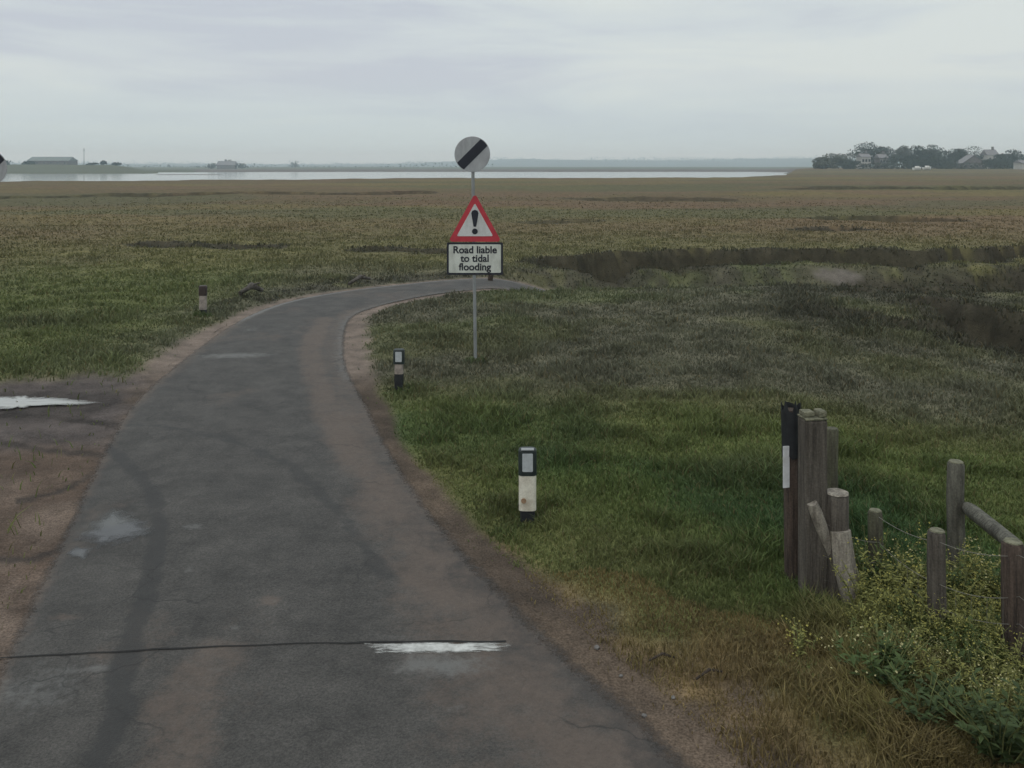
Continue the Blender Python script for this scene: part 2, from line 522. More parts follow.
def bare(X, Y):
    """share of bare dirt (0..1), yard share, straw share, road distance"""
    d, side, yd = road_terms(X, Y)
    jit = (fbm(X / 0.35, Y / 0.35, 3, 5) - 0.5) * 0.35
    wr = np.interp(Y, [0, 3.8, 4.8, 6, 8, 10, 11, 13, 15, 17, 19, 21], [0.7, 0.62, 0.42, 0.18, 0.10, 0.16, 0.26, 0.28, 0.25, 0.2, 0.12, 0.1])
    wl_ = np.interp(Y, [0, 10, 11, 13, 16, 19, 22], [0.3, 0.5, 0.40, 0.28, 0.2, 0.14, 0.08])
    w = np.where(side > 0, wr, wl_)
    b = 1 - sst(w * 0.6, w * 1.5 + 0.05, d + jit * np.clip(w * 2.2, 0.3, 1.0))
    by = 1 - sst(-0.15, 0.35, yd + jit * 1.2)
    straw = (1 - sst(w * 1.2, w * 2.6 + 0.1, d + jit * 1.4)) * (side > 0)
    return np.maximum(b, by), by, straw, d


def marsh_edge(X, Y):
    a = X / np.maximum(Y, 1e-3)
    e = np.interp(a, [-0.75, -0.58, -0.3, 0.0, 0.26, 0.31, 0.345], [165, 170, 172, 188, 205, 260, 900])
    return np.where(Y > 0, e, 900)


def height(X, Y, detail=True):
    r = np.hypot(X, Y)
    b, by, straw, d = bare(X, Y)
    g = 0.03 + (fbm(X / 3.0, Y / 3.0, 4, 2) - 0.5) * 0.16 + (fbm(X / 0.6, Y / 0.6, 3, 3) - 0.4) * 0.06
    g = g + (fbm(X / 14.0, Y / 14.0, 4, 4) - 0.5) * (0.12 + 0.3 * sst(20, 60, r))
    g = g + 0.16 * sst(20.5, 22, Y) * (1 - sst(-1.5, 1.5, X)) * (1 - sst(0.1, 1.2, np.abs(d - 0.8)))
    edge = sst(0.0, 0.8, d)
    edge = edge * (1 - 0.9 * by)
    rz = road_z(X, Y)
    bz = (fbm(X / 0.25, Y / 0.25, 3, 8) - 0.5) * 0.02 - 0.004
    z = rz * (1 - sst(0.0, 1.1, d)) + np.where(d < 0, -0.004 - 0.02 * sst(0.3, 0.6, -d), bz * (1 - edge) + g * edge)
    cut, m, near = creek_mask(X, Y)
    z = z - cut * (0.75 + 0.5 * fbm(X / 0.8, Y / 0.8, 2, 9)) * (d > 0.3)
    # marsh edge, mud, far land
    e = marsh_edge(X, Y) * (1 + 0.05 * (fbm(X / 25, Y / 25, 3, 12) - 0.5))
    drop = sst(1.0, 1.03, r / e * 1.0)
    far = -1.75 + 0 * X
    a = X / np.maximum(Y, 1.0)
    # mud bar in mid-channel
    bar = np.exp(-((Y - 385) / 14.0) ** 2) * (sst(-0.42, -0.40, a) * (1 - sst(-0.34, -0.30, a)))
    far = far + bar * 0.72
    # left shore with a low bank
    sh = sst(425, 450, Y) * (1 - sst(-0.43, -0.37, a)) * (a > -5)
    far = far + sh * (1.0 + 3.9 * sst(500, 600, Y) * (1 - sst(-0.46, -0.41, a)) * (0.8 + 0.4 * fbm(X / 30, Y / 30, 3, 14)))
    # opposite shore and inland rise
    op = sst(550, 620, r + 60 * (fbm(X / 120, Y / 120, 2, 15) - 0.5))
    far = np.maximum(far, -1.75 + op * 1.1 + 1.2 * sst(800, 1500, r))
    hills = sst(2600, 3900, r) * (12 + 30 * fbm(X / 620 + 5, Y / 3000, 3, 16)) * (0.5 + 0.5 * sst(-0.15, 0.0, a))
    far = far + hills
    # right headland
    hd = sst(0.265, 0.35, a) * sst(320, 440, Y) * (1 - sst(1100, 1400, r))
    z = z * (1 - drop) + far * drop
    z = np.maximum(z, z * 0 - 3) + hd * (0.75 + 0.5 * fbm(X / 60, Y / 60, 2, 18))
    return z


def gcol(X, Y):
    r = np.hypot(X, Y)
    n = len(X)
    A = fbm(X / 2.2, Y / 2.2, 4, 21); B = fbm(X / 7 + 3, Y / 7, 4, 22); C = fbm(X / 0.5, Y / 0.5, 3, 23)
    Dn = fbm(X / 45 + 7, Y / 22, 4, 24)
    rr = r * (0.8 + 0.4 * B)
    green = np.array([0.132, 0.178, 0.058]); dgreen = np.array([0.066, 0.118, 0.044])
    grey = np.array([0.150, 0.152, 0.106]); olive = np.array([0.180, 0.178, 0.078])
    brown = np.array([0.232, 0.188, 0.110]); ochre = np.array([0.245, 0.215, 0.095]); red = np.array([0.225, 0.165, 0.105])
    dark = np.array([0.078, 0.078, 0.060]); mud = np.array([0.066, 0.063, 0.047])
    c = np.tile(green, (n, 1))
    c = lerp3(c, dgreen, sst(0.48, 0.66, A))
    c = lerp3(c, olive, sst(0.52, 0.7, B) * 0.7)
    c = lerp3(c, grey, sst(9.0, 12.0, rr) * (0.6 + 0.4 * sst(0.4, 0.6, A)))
    # left field stays greener
    lf = (1 - sst(-6, -2.5, X + 0.1 * Y)) * (1 - sst(26, 48, rr))
    c = lerp3(c, np.array([0.140, 0.168, 0.062]), lf * (0.35 + 0.55 * sst(0.35, 0.6, B)))
    c = lerp3(c, olive * 1.05, sst(20, 27, rr) * 0.75)
    c = lerp3(c, brown * 0.85, sst(26, 50, r * (0.6 + 0.8 * Dn)) * (0.7 + 0.3 * sst(0.3, 0.6, A)))
    c = lerp3(c, ochre, sst(0.5, 0.64, Dn) * sst(28, 60, r) * 0.75)
    c = lerp3(c, red, sst(0.52, 0.68, fbm(X / 18 + 9, Y / 10, 3, 25)) * sst(24, 50, r) * 0.75)
    c = lerp3(c, np.array([0.140, 0.158, 0.085]), sst(0.52, 0.64, fbm(X / 38 + 2, Y / 16, 3, 26)) * sst(24, 50, r) * 0.6)
    # grey-green shrubby sea purslane by the creeks
    cut, m, near = creek_mask(X, Y)
    fx = sst(3.6, 4.8, X - 0.08 * (Y - 12)) * sst(11.5, 13.2, Y + 0.5 * (B - .5)) * (1 - sst(18.5, 23.0, Y)) * sst(0.30, 0.5, A)
    dv, sv, _ = road_terms(X, Y)
    fr = (sv < 0) * sst(14.5, 16.5, Y) * sst(0.1, 0.3, dv) * (1 - sst(0.7, 1.6, dv + (A - .5))) * sst(0.36, 0.5, C)
    c = lerp3(c, dark, np.maximum(fx * 0.6, fr * 0.8))
    c = lerp3(c, mud, sst(0.15, 0.95, near + 0.35 * (C - 0.5)) * np.where(r > 40, 0.6, 0.9))
    # dry straw between verge and turf
    c = lerp3(c, np.array([0.23, 0.165, 0.085]), sst(0.36, 0.6, fbm(X / 0.8 + 4, Y / 0.8, 3, 27)) * (1 - sst(0.5, 1.3, np.abs(X - 1.3))) * (1 - sst(4.5, 5.3, Y)) * 0.75)
    pm = np.exp(-((X - P(836, 270).x) / 0.7) ** 2 - ((Y - P(836, 270).y) / 0.28) ** 2)
    c = lerp3(c, np.array([0.20, 0.19, 0.17]), sst(0.3, 0.55, pm + 0.5 * (C - 0.5)) * 0.85)
    c = c * (0.82 + 0.36 * C)[:, None]
    c = c * np.interp(r, [20, 60], [1.0, 0.82])[:, None]  # distant ground colour darkened to paint in the self-shading of missing grass blades
    # mud flats and far fields
    e = marsh_edge(X, Y)
    c = lerp3(c, np.array([0.17, 0.155, 0.135]), sst(0.985, 1.03, r / e))
    farland = ((r > 420) & (X / np.maximum(Y, 1) < -0.36)) | (r > 900)
    c = lerp3(c, np.array([0.12, 0.14, 0.085]), farland * 0.9)
    c = lerp3(c, np.array([0.05, 0.065, 0.06]), sst(2500, 3000, r))
    return c, near, m, pm


def dirtcol(X, Y, by, straw, dv):
    n = len(X)
    A = fbm(X / 0.7, Y / 0.7, 4, 41); B = fbm(X / 0.12, Y / 0.12, 3, 42)
    c = np.tile(np.array([0.088, 0.069, 0.054]), (n, 1))
    c = lerp3(c, np.array([0.128, 0.098, 0.074]), sst(0.4, 0.68, A))
    c = lerp3(c, np.array([0.215, 0.175, 0.148]), sst(10.0, 11.5, Y) * 0.9)
    yd = lerp3(np.tile(np.array([0.165, 0.128, 0.104]), (n, 1)), np.array([0.115, 0.086, 0.068]), sst(0.40, 0.62, fbm(X / 0.6 + 2, Y / 0.6, 5, 43)))
    yd = lerp3(yd, np.array([0.11, 0.10, 0.10]), sst(7.9, 8.6, Y + 0.3 * A) * 0.7)
    c = lerp3(c, yd, by)
    pd = np.abs(Y - P(40, 405).y) + 3 * sst(-4.45, -3.9, X)
    c = lerp3(c, np.array([0.062, 0.055, 0.052]), by * (1 - sst(0.25, 0.95, pd + (A - .5) * 0.9)) * 0.8)
    s = straw * sst(0.12, 0.34, dv + (B - 0.5) * 0.2) * sst(0.38, 0.62, fbm(X / 0.5 + 9, Y / 0.5, 3, 44)) * (1 - by)
    c = lerp3(c, np.array([0.23, 0.165, 0.085]), s * 0.85 * (1 - sst(6, 8, Y)))
    for path, w in YTRACKS:
        dd = dist_poly(X, Y, path)
        c = lerp3(c, np.array([0.055, 0.048, 0.044]), (1 - sst(w * 0.5, w, dd + (B - .5) * 0.08)) * 0.8 * by)
    return c * (0.8 + 0.4 * B)[:, None]


YTRACKS = [([tuple(P(x, y)[:2]) for x, y in pts], w) for pts, w in (
    ([(-40, 418), (40, 416), (110, 424), (150, 430)], 0.10), ([(-30, 436), (40, 450), (100, 455), (140, 470)], 0.08),
    ([(-30, 560), (30, 560), (70, 545)], 0.06), ([(20, 500), (60, 492), (100, 470)], 0.06))]


# ------------------------------------------------------------------ ground sheet
def build_ground():
    a = [-math.radians(42)]
    while a[-1] < math.radians(42): a.append(a[-1] + math.radians(0.16))
    while a[-1] < math.radians(318 - 2): a.append(a[-1] + math.radians(2.4))
    a = np.array(a)
    r = [0.7]
    while r[-1] < 30: r.append(r[-1] * 1.0085)
    while r[-1] < 250: r.append(r[-1] * 1.0105)
    while r[-1] < 4600: r.append(r[-1] * 1.022)
    r = np.array(r)
    R, A = np.meshgrid(r, a, indexing='ij')
    X = (R * np.sin(A)).ravel(); Y = (R * np.cos(A)).ravel()
    X = np.append(X, 0.0); Y = np.append(Y, 0.0)
    Z = height(X, Y)
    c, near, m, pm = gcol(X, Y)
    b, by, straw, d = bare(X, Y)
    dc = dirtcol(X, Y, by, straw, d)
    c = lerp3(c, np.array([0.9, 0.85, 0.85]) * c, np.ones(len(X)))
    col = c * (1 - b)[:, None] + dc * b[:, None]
    nr, na = len(r), len(a)
    i = np.arange(nr - 1)[:, None] * na; j = np.arange(na)[None, :]; j2 = (j + 1) % na
    q = np.stack([(i + j), (i + j2), (i + na + j2), (i + na + j)], -1).reshape(-1, 4)[:, ::-1]
    t = np.stack([np.full(na, nr * na), np.arange(na), (np.arange(na) + 1) % na], -1)[:, ::-1]
    me = fast_mesh('ground', np.stack([X, Y, Z], -1), [q, t], col)
    tag(link('ground', me, M['ground']), kind='structure')


build_ground()

wm = MB()
wm.add([(-4000, 120, -1.2), (4000, 120, -1.2), (4000, 1500, -1.2), (-4000, 1500, -1.2)], [(0, 1, 2, 3)])
tag(wm.build('water', M['water']), kind='structure')


# ------------------------------------------------------------------ road
def road_material():
    m = bpy.data.materials.new('asphalt'); m.use_nodes = True
    N, L = m.node_tree.nodes, m.node_tree.links
    b = N['Principled BSDF']; b.inputs['Roughness'].default_value = 0.75
    b.inputs['Specular IOR Level'].default_value = 0.3
    tc = N.new('ShaderNodeTexCoord')

    def noise(sc, det=6, ro=0.6):
        n = N.new('ShaderNodeTexNoise'); n.inputs['Scale'].default_value = sc
        n.inputs['Detail'].default_value = det; n.inputs['Roughness'].default_value = ro
        L.new(tc.outputs['Object'], n.inputs['Vector']); return n.outputs['Fac']

    def ramp(fac, p0, p1, c0, c1):
        r = N.new('ShaderNodeValToRGB'); r.color_ramp.elements[0].position = p0; r.color_ramp.elements[1].position = p1
        r.color_ramp.elements[0].color = (*c0, 1); r.color_ramp.elements[1].color = (*c1, 1)
        L.new(fac, r.inputs[0]); return r.outputs[0]

    def mix(fac, a, bb):
        x = N.new('ShaderNodeMix'); x.data_type = 'RGBA'
        L.new(fac, x.inputs[0]); L.new(a, x.inputs[6])
        if isinstance(bb, tuple): x.inputs[7].default_value = (*bb, 1)
        else: L.new(bb, x.inputs[7])
        return x.outputs[2]

    def mask(attr, nz, amt=0.8, top=0.9):
        at = N.new('ShaderNodeAttribute'); at.attribute_name = attr
        av = N.new('ShaderNodeMath'); av.operation = 'ADD'
        L.new(nz, av.inputs[0]); L.new(noise(24, 9, 0.8), av.inputs[1])
        a = N.new('ShaderNodeMath'); a.operation = 'MULTIPLY_ADD'
        L.new(av.outputs[0], a.inputs[0]); a.inputs[1].default_value = 1.25 * amt; a.inputs[2].default_value = -1.25 * amt - 0.30
        s = N.new('ShaderNodeMath'); s.operation = 'ADD'
        L.new(a.outputs[0], s.inputs[0]); L.new(at.outputs['Fac'], s.inputs[1])
        c = N.new('ShaderNodeMapRange'); c.interpolation_type = 'SMOOTHSTEP'
        c.inputs['From Min'].default_value = 0.0; c.inputs['From Max'].default_value = 0.75
        c.inputs['To Max'].default_value = top
        L.new(s.outputs[0], c.inputs['Value'])
        return c.outputs[0]
    base = ramp(noise(2.6, 11, 0.78), 0.35, 0.68, (0.030, 0.0284, 0.0268), (0.070, 0.0655, 0.061))
    chips = ramp(noise(70, 4, 0.9), 0.32, 0.70, (0.40, 0.40, 0.40), (1.72, 1.69, 1.63))
    mu = N.new('ShaderNodeMix'); mu.data_type = 'RGBA'; mu.blend_type = 'MULTIPLY'; mu.inputs[0].default_value = 1
    L.new(base, mu.inputs[6]); L.new(chips, mu.inputs[7])
    c = mu.outputs[2]
    dirt = ramp(noise(22, 10, 0.85), 0.32, 0.68, (0.075, 0.055, 0.044), (0.140, 0.105, 0.083))
    c = mix(mask('dirt', noise(5, 8, 0.7), 1.0, 0.66), c, dirt)
    c = mix(mask('pale', noise(9, 8, 0.75), 1.1, 0.85), c, (0.128, 0.126, 0.120))
    c = mix(mask('dark', noise(9, 6, 0.7), 1.1, 0.74), c, (0.027, 0.0265, 0.026))
    vo = N.new('ShaderNodeTexVoronoi'); vo.feature = 'DISTANCE_TO_EDGE'; vo.inputs['Scale'].default_value = 1.15
    wv = N.new('ShaderNodeTexNoise'); wv.inputs['Scale'].default_value = 2.5; wv.inputs['Detail'].default_value = 6
    L.new(tc.outputs['Object'], wv.inputs['Vector'])
    wa = N.new('ShaderNodeVectorMath'); wa.operation = 'MULTIPLY_ADD'; wa.inputs[1].default_value = (0.5, 0.5, 0.5)
    L.new(wv.outputs['Color'], wa.inputs[0]); L.new(tc.outputs['Object'], wa.inputs[2])
    L.new(wa.outputs[0], vo.inputs['Vector'])
    ck = ramp(vo.outputs['Distance'], 0.0, 0.012, (1, 1, 1), (0, 0, 0))
    gate = ramp(noise(0.7, 3), 0.50, 0.60, (0, 0, 0), (0.75, 0.75, 0.75))
    cm = N.new('ShaderNodeMath'); cm.operation = 'MULTIPLY'
    L.new(ck, cm.inputs[0]); L.new(gate, cm.inputs[1])
    c = mix(cm.outputs[0], c, (0.018, 0.017, 0.016))
    ra = N.new('ShaderNodeAttribute'); ra.attribute_name = 'rimd'
    rn = N.new('ShaderNodeMath'); rn.operation = 'ADD'
    L.new(noise(6, 10, 0.8), rn.inputs[0]); L.new(noise(45, 4, 0.8), rn.inputs[1])
    rm = N.new('ShaderNodeMath'); rm.operation = 'MULTIPLY_ADD'; rm.inputs[1].default_value = 6.5
    L.new(ra.outputs['Fac'], rm.inputs[0]); L.new(rn.outputs[0], rm.inputs[2])
    rr = N.new('ShaderNodeMapRange'); rr.inputs['From Min'].default_value = 1.25; rr.inputs['From Max'].default_value = 1.75
    L.new(rm.outputs[0], rr.inputs['Value']); L.new(rr.outputs[0], b.inputs['Alpha'])
    L.new(c, b.inputs['Base Color'])
    bp = N.new('ShaderNodeBump'); bp.inputs['Strength'].default_value = 0.7; bp.inputs['Distance'].default_value = 0.006
    L.new(noise(110, 3, 0.7), bp.inputs['Height']); L.new(bp.outputs[0], b.inputs['Normal'])
    return m


def blob(X, Y, x, y, rx, ry, amp=1.0):
    """stain seen around pixel x,y with pixel radii"""
    p = P(x, y)
    sx = rx / F * p.y
    sy = (P(x, y - ry).y - P(x, y + ry).y) / 2
    return amp * np.exp(-((X - p.x) / sx) ** 2 - ((Y - p.y) / sy) ** 2)


def build_road():
    n = len(Ls); k = 110
    Lp = np.array(Ls); Rp = np.array(Rs)
    t = np.linspace(0, 1, k)[None, :]
    X = Lp[:, :1] * (1 - t) + Rp[:, :1] * t
    Y = Lp[:, 1:] * (1 - t) + Rp[:, 1:] * t
    # ragged tarmac edges
    dirx = Rp[:, :1] - Lp[:, :1]; diry = Rp[:, 1:] - Lp[:, 1:]
    ln = np.hypot(dirx, diry); dirx /= ln; diry /= ln
    s = np.arange(n)[:, None] * 0.11
    jl = (fbm(s, s * 0 + 1, 4, 51) - 0.5) * 0.24; jr = (fbm(s, s * 0 + 2, 4, 52) - 0.5) * 0.14
    wgt = jl * np.clip(1 - t * 4, 0, 1) + jr * np.clip(t * 4 - 3, 0, 1)
    X = X + dirx * wgt; Y = Y + diry * wgt
    T = np.broadcast_to(t, X.shape).ravel()
    X = X.ravel(); Y = Y.ravel()
    Z = road_z(X, Y) + 0.006 + 0.02 * (1 - (2 * T - 1) ** 2) + (fbm(X / 0.9, Y / 0.9, 3, 53) - 0.5) * 0.012
    Z = Z - 0.02 * (np.minimum(T, 1 - T) < 0.005)
    # muddy right side, muddy edges
    d_r = dist_poly(X, Y, Rc); d_l = dist_poly(X, Y, Lc)
    wr = np.interp(Y, [0, 3.8, 5, 7, 10, 14, 18, 21], [1.9, 1.6, 1.15, 0.9, 0.65, 0.6, 0.5, 0.4])
    dirt = 1.15 * (1 - sst(wr * 0.2, wr, d_r)) * (0.62 + 0.38 * sst(0.1, 0.5, d_r))
    dirt = np.maximum(dirt, 0.9 * (1 - sst(0.03, np.interp(Y, [0, 9, 10, 14, 21], [0.2, 0.25, 0.35, 0.45, 0.3]), d_l)))
    centre = dist_poly(X, Y, [tuple(P(x, y)[:2]) for x, y in ((170, 790), (185, 700), (215, 660))])
    dirt = np.maximum(dirt, 0.95 * (1 - sst(0.05, 0.34, centre)))
    streak = dist_poly(X, Y, [tuple(P(x, y)[:2]) for x, y in ((520, 640), (440, 560), (375, 480), (330, 420), (310, 350), (325, 320))])
    dirt = np.maximum(dirt, 1.0 * (1 - sst(0.05, 0.34, streak)))
    for bb in ((66, 619, 26, 5, .9), (272, 605, 16, 6, 1.1), (260, 340, 60, 12, .35), (240, 700, 40, 40, .5), (420, 560, 40, 30, .6), (560, 740, 130, 50, .6), (75, 740, 18, 8, .5)):
        dirt = np.maximum(dirt, blob(X, Y, *bb))
    dirt = np.maximum(dirt, 0.55 * sst(0.52, 0.7, fbm(X / 0.8 + 5, Y / 1.2, 4, 57)))
    dirt = dirt * (0.6 + 0.75 * fbm(X / 0.4, Y / 0.7, 3, 54))
    dark = np.zeros(len(X))
    for pts, w, amp in (
        ([(80, 800), (108, 740), (130, 655), (150, 590), (160, 530), (152, 495), (125, 462), (95, 440)], 0.11, 0.9),
        ([(100, 424), (160, 428), (225, 440), (290, 468), (340, 515), (385, 580)], 0.10, 0.6),
        ([(20, 600), (45, 560), (110, 470)], 0.16, 0.5),
        ([(540, 600), (480, 560)], 0.08, 0.4), ([(570, 615), (610, 640), (690, 760)], 0.12, 0.8)):
        dd = dist_poly(X, Y, [tuple(P(x, y)[:2]) for x, y in pts])
        dark = np.maximum(dark, amp * 1.55 * (1 - sst(w * 0.2, w * 1.05, dd + (fbm(X / 0.15, Y / 0.3, 3, 55) - 0.5) * 0.09)) * (0.45 + 0.75 * fbm(X / 0.3, Y / 0.5, 3, 56)))
    dark = np.maximum(dark, 0.75 * (1 - sst(0.12, 0.55, d_r + (fbm(X / 0.2, Y / 0.2, 3, 58) - 0.5) * 0.35)) * (1 - sst(5.5, 8.5, Y)))
    for bb in ((112, 532, 46, 22, .55), (78, 556, 22, 9, .45), (172, 535, 9, 3, .9), (270, 541, 22, 2.5, .8), (165, 555, 12, 3, .6)):
        dark = np.maximum(dark, blob(X, Y, *bb))
    pale = np.zeros(len(X))
    for bb in ((40, 690, 75, 38, .62), (440, 668, 65, 16, .9), (460, 712, 20, 8, .5), (192, 530, 14, 4, .8), (190, 573, 8, 3, .9), (235, 632, 9, 2.5, 1), (235, 357, 45, 3, 1.0), (400, 641, 40, 3, .7),
               (100, 672, 22, 6, .8), (270, 605, 10, 3, .6), (160, 588, 12, 2, .7), (220, 675, 20, 4, .5), (250, 331, 10, 2, .7)):
        pale = np.maximum(pale, blob(X, Y, *bb))
    pale = np.maximum(pale, 1.1 * (1 - sst(0.10, 0.26, d_l)) * sst(13.5, 15.5, Y))
    pale = np.maximum(pale, 0.6 * (1 - sst(0.08, 0.35, d_r)) * sst(9.5, 11, Y))
    idx = np.arange(n * k).reshape(n, k)
    q = np.stack([idx[:-1, :-1], idx[:-1, 1:], idx[1:, 1:], idx[1:, :-1]], -1).reshape(-1, 4)
    me = fast_mesh('road', np.stack([X, Y, Z], -1), [q], None, True, {'dirt': dirt, 'dark': dark, 'pale': pale, 'rimd': np.minimum(d_r * np.interp(Y, [5, 9], [0.75, 1.3]), d_l * 1.2)})
    tag(link('road', me, road_material()), kind='structure')


build_road()


def road_top(x, y):
    """height of the road surface near x,y"""
    X = np.array([x]); Y = np.array([y])
    dl = dist_poly(X, Y, Lc)[0]; dr = dist_poly(X, Y, Rc)[0]; T = dl / (dl + dr)
    return float(road_z(X, Y)[0] + 0.006 + 0.02 * (1 - (2 * T - 1) ** 2) + (fbm(X / 0.9, Y / 0.9, 3, 53)[0] - 0.5) * 0.012)


def gz(x, y):
    return float(height(np.array([x], dtype=float), np.array([y], dtype=float))[0])


def sheet(name, outline_px, m, lift, ragged=0.03, n=16, on_road=True, seed=0):
    """thin sheet whose outline is given as ground pixels, with a ragged edge"""
    pts = [P(*p) for p in outline_px]
    c = sum(pts, Vector()) / len(pts)
    ring = []
    for i in range(len(pts)):
        a, b = pts[i], pts[(i + 1) % len(pts)]
        for k in range(n):
            p = a.lerp(b, k / n)
            j = (vn(p.x * 22, p.y * 14, 60 + seed) - 0.5) * 2 * ragged
            d = (p - c).normalized()
            ring.append(p + d * j)
    vs, fs = [], []
    R = 6
    for s in range(1, R + 1):
        for p in ring:
            q = c.lerp(p, s / R)
            z = road_top(q.x, q.y) if on_road else max(gz(q.x, q.y), -0.02)
            vs.append((q.x, q.y, z + lift))
    m_ = len(ring)
    zc = road_top(c.x, c.y) if on_road else max(gz(c.x, c.y), -0.02)
    vs.append((c.x, c.y, zc + lift))
    for i in range(m_): fs.append((R * m_, i, (i + 1) % m_))
    for s in range(R - 1):
        for i in range(m_):
            i2 = (i + 1) % m_
            fs.append((s * m_ + i, (s + 1) * m_ + i, (s + 1) * m_ + i2, s * m_ + i2))
    b = MB(); b.add(vs, fs, True)
    o = b.build(name, m)
    at_ = o.data.attributes.new('rim', 'FLOAT', 'POINT')
    at_.data.foreach_set('value', [s / R for s in range(1, R + 1) for _ in ring] + [0.0])
    return o


# transverse joint in the road and the worn white line at its end
def ribbon(name, px, w, m, lift):
    pts = [P(*p) for p in px]
    dense = []
    for a, b in zip(pts[:-1], pts[1:]):
        for k in range(24): dense.append(a.lerp(b, k / 24))
    dense.append(pts[-1])
    vs, fs = [], []
    for i, p in enumerate(dense):
        j = (vn(p.x * 9, 3, 71) - 0.5) * 0.012
        ww = w * (0.55 + 0.9 * float(vn(p.x * 5, 8, 72)))
        for s in (-1, 1):
            y = p.y + j + s * ww
            vs.append((p.x, y, road_top(p.x, y) + lift))
    for i in range(len(dense) - 1): fs.append((2 * i, 2 * i + 2, 2 * i + 3, 2 * i + 1))
    b = MB(); b.add(vs, fs, True)
    return b.build(name, m)


tag(ribbon('road_joint', [(-60, 661), (130, 655), (310, 648.5), (420, 646), (506, 644.5)], 0.0075, M['joint'], 0.004), kind='structure')


def worn_paint():
    m = mat('worn_paint', (0.50, 0.50, 0.48), (0.30, 0.30, 0.285), scale=18, rough=0.8)
    shallow(m, 2.0, 22, 4.2, (0.5, 2.2, 1))
    return m


tag(sheet('road_marking', [(364, 648), (440, 646.5), (512, 646), (508, 654), (440, 658), (378, 658)], worn_paint(), 0.004, 0.012, 10), kind='structure')
tag(sheet('puddle', [(74, 540), (96, 519), (112, 510), (132, 517), (160, 534), (130, 545), (98, 551)], M['puddle'], 0.004, 0.03, 8, seed=3),
    'irregular grey puddle on the left half of the road beside the dark tyre track', 'puddle')
tag(sheet('puddle', [(62, 557), (76, 548), (96, 550), (84, 562)], M['puddle'], 0.004, 0.015, 8, seed=5),
    'tiny grey puddle on the road just below the larger grey one', 'puddle')
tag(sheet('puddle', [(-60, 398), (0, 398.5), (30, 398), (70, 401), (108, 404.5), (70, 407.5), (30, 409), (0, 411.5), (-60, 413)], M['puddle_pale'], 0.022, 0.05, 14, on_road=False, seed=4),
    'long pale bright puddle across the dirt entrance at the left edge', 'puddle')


# ------------------------------------------------------------------ grass (uncountable)
def tangle(X, Y):
    """rank growth round the foot of the fence"""
    px = 512 + F * X / Y; py = HY + F * EYE / Y
    lo = np.interp(py, [590, 620, 660, 700, 768, 830], [880, 815, 800, 810, 850, 900])
    return sst(-20, 60, px - lo + 50 * (fbm(X / 0.3, Y / 0.3, 3, 84) - 0.5)) * sst(588, 625, py)


FEET = [(527, 524), (505, 535), (488, 538), (399, 393), (203, 318), (475, 366), (793, 590), (832, 574), (875, 600), (956, 592), (936, 660)]


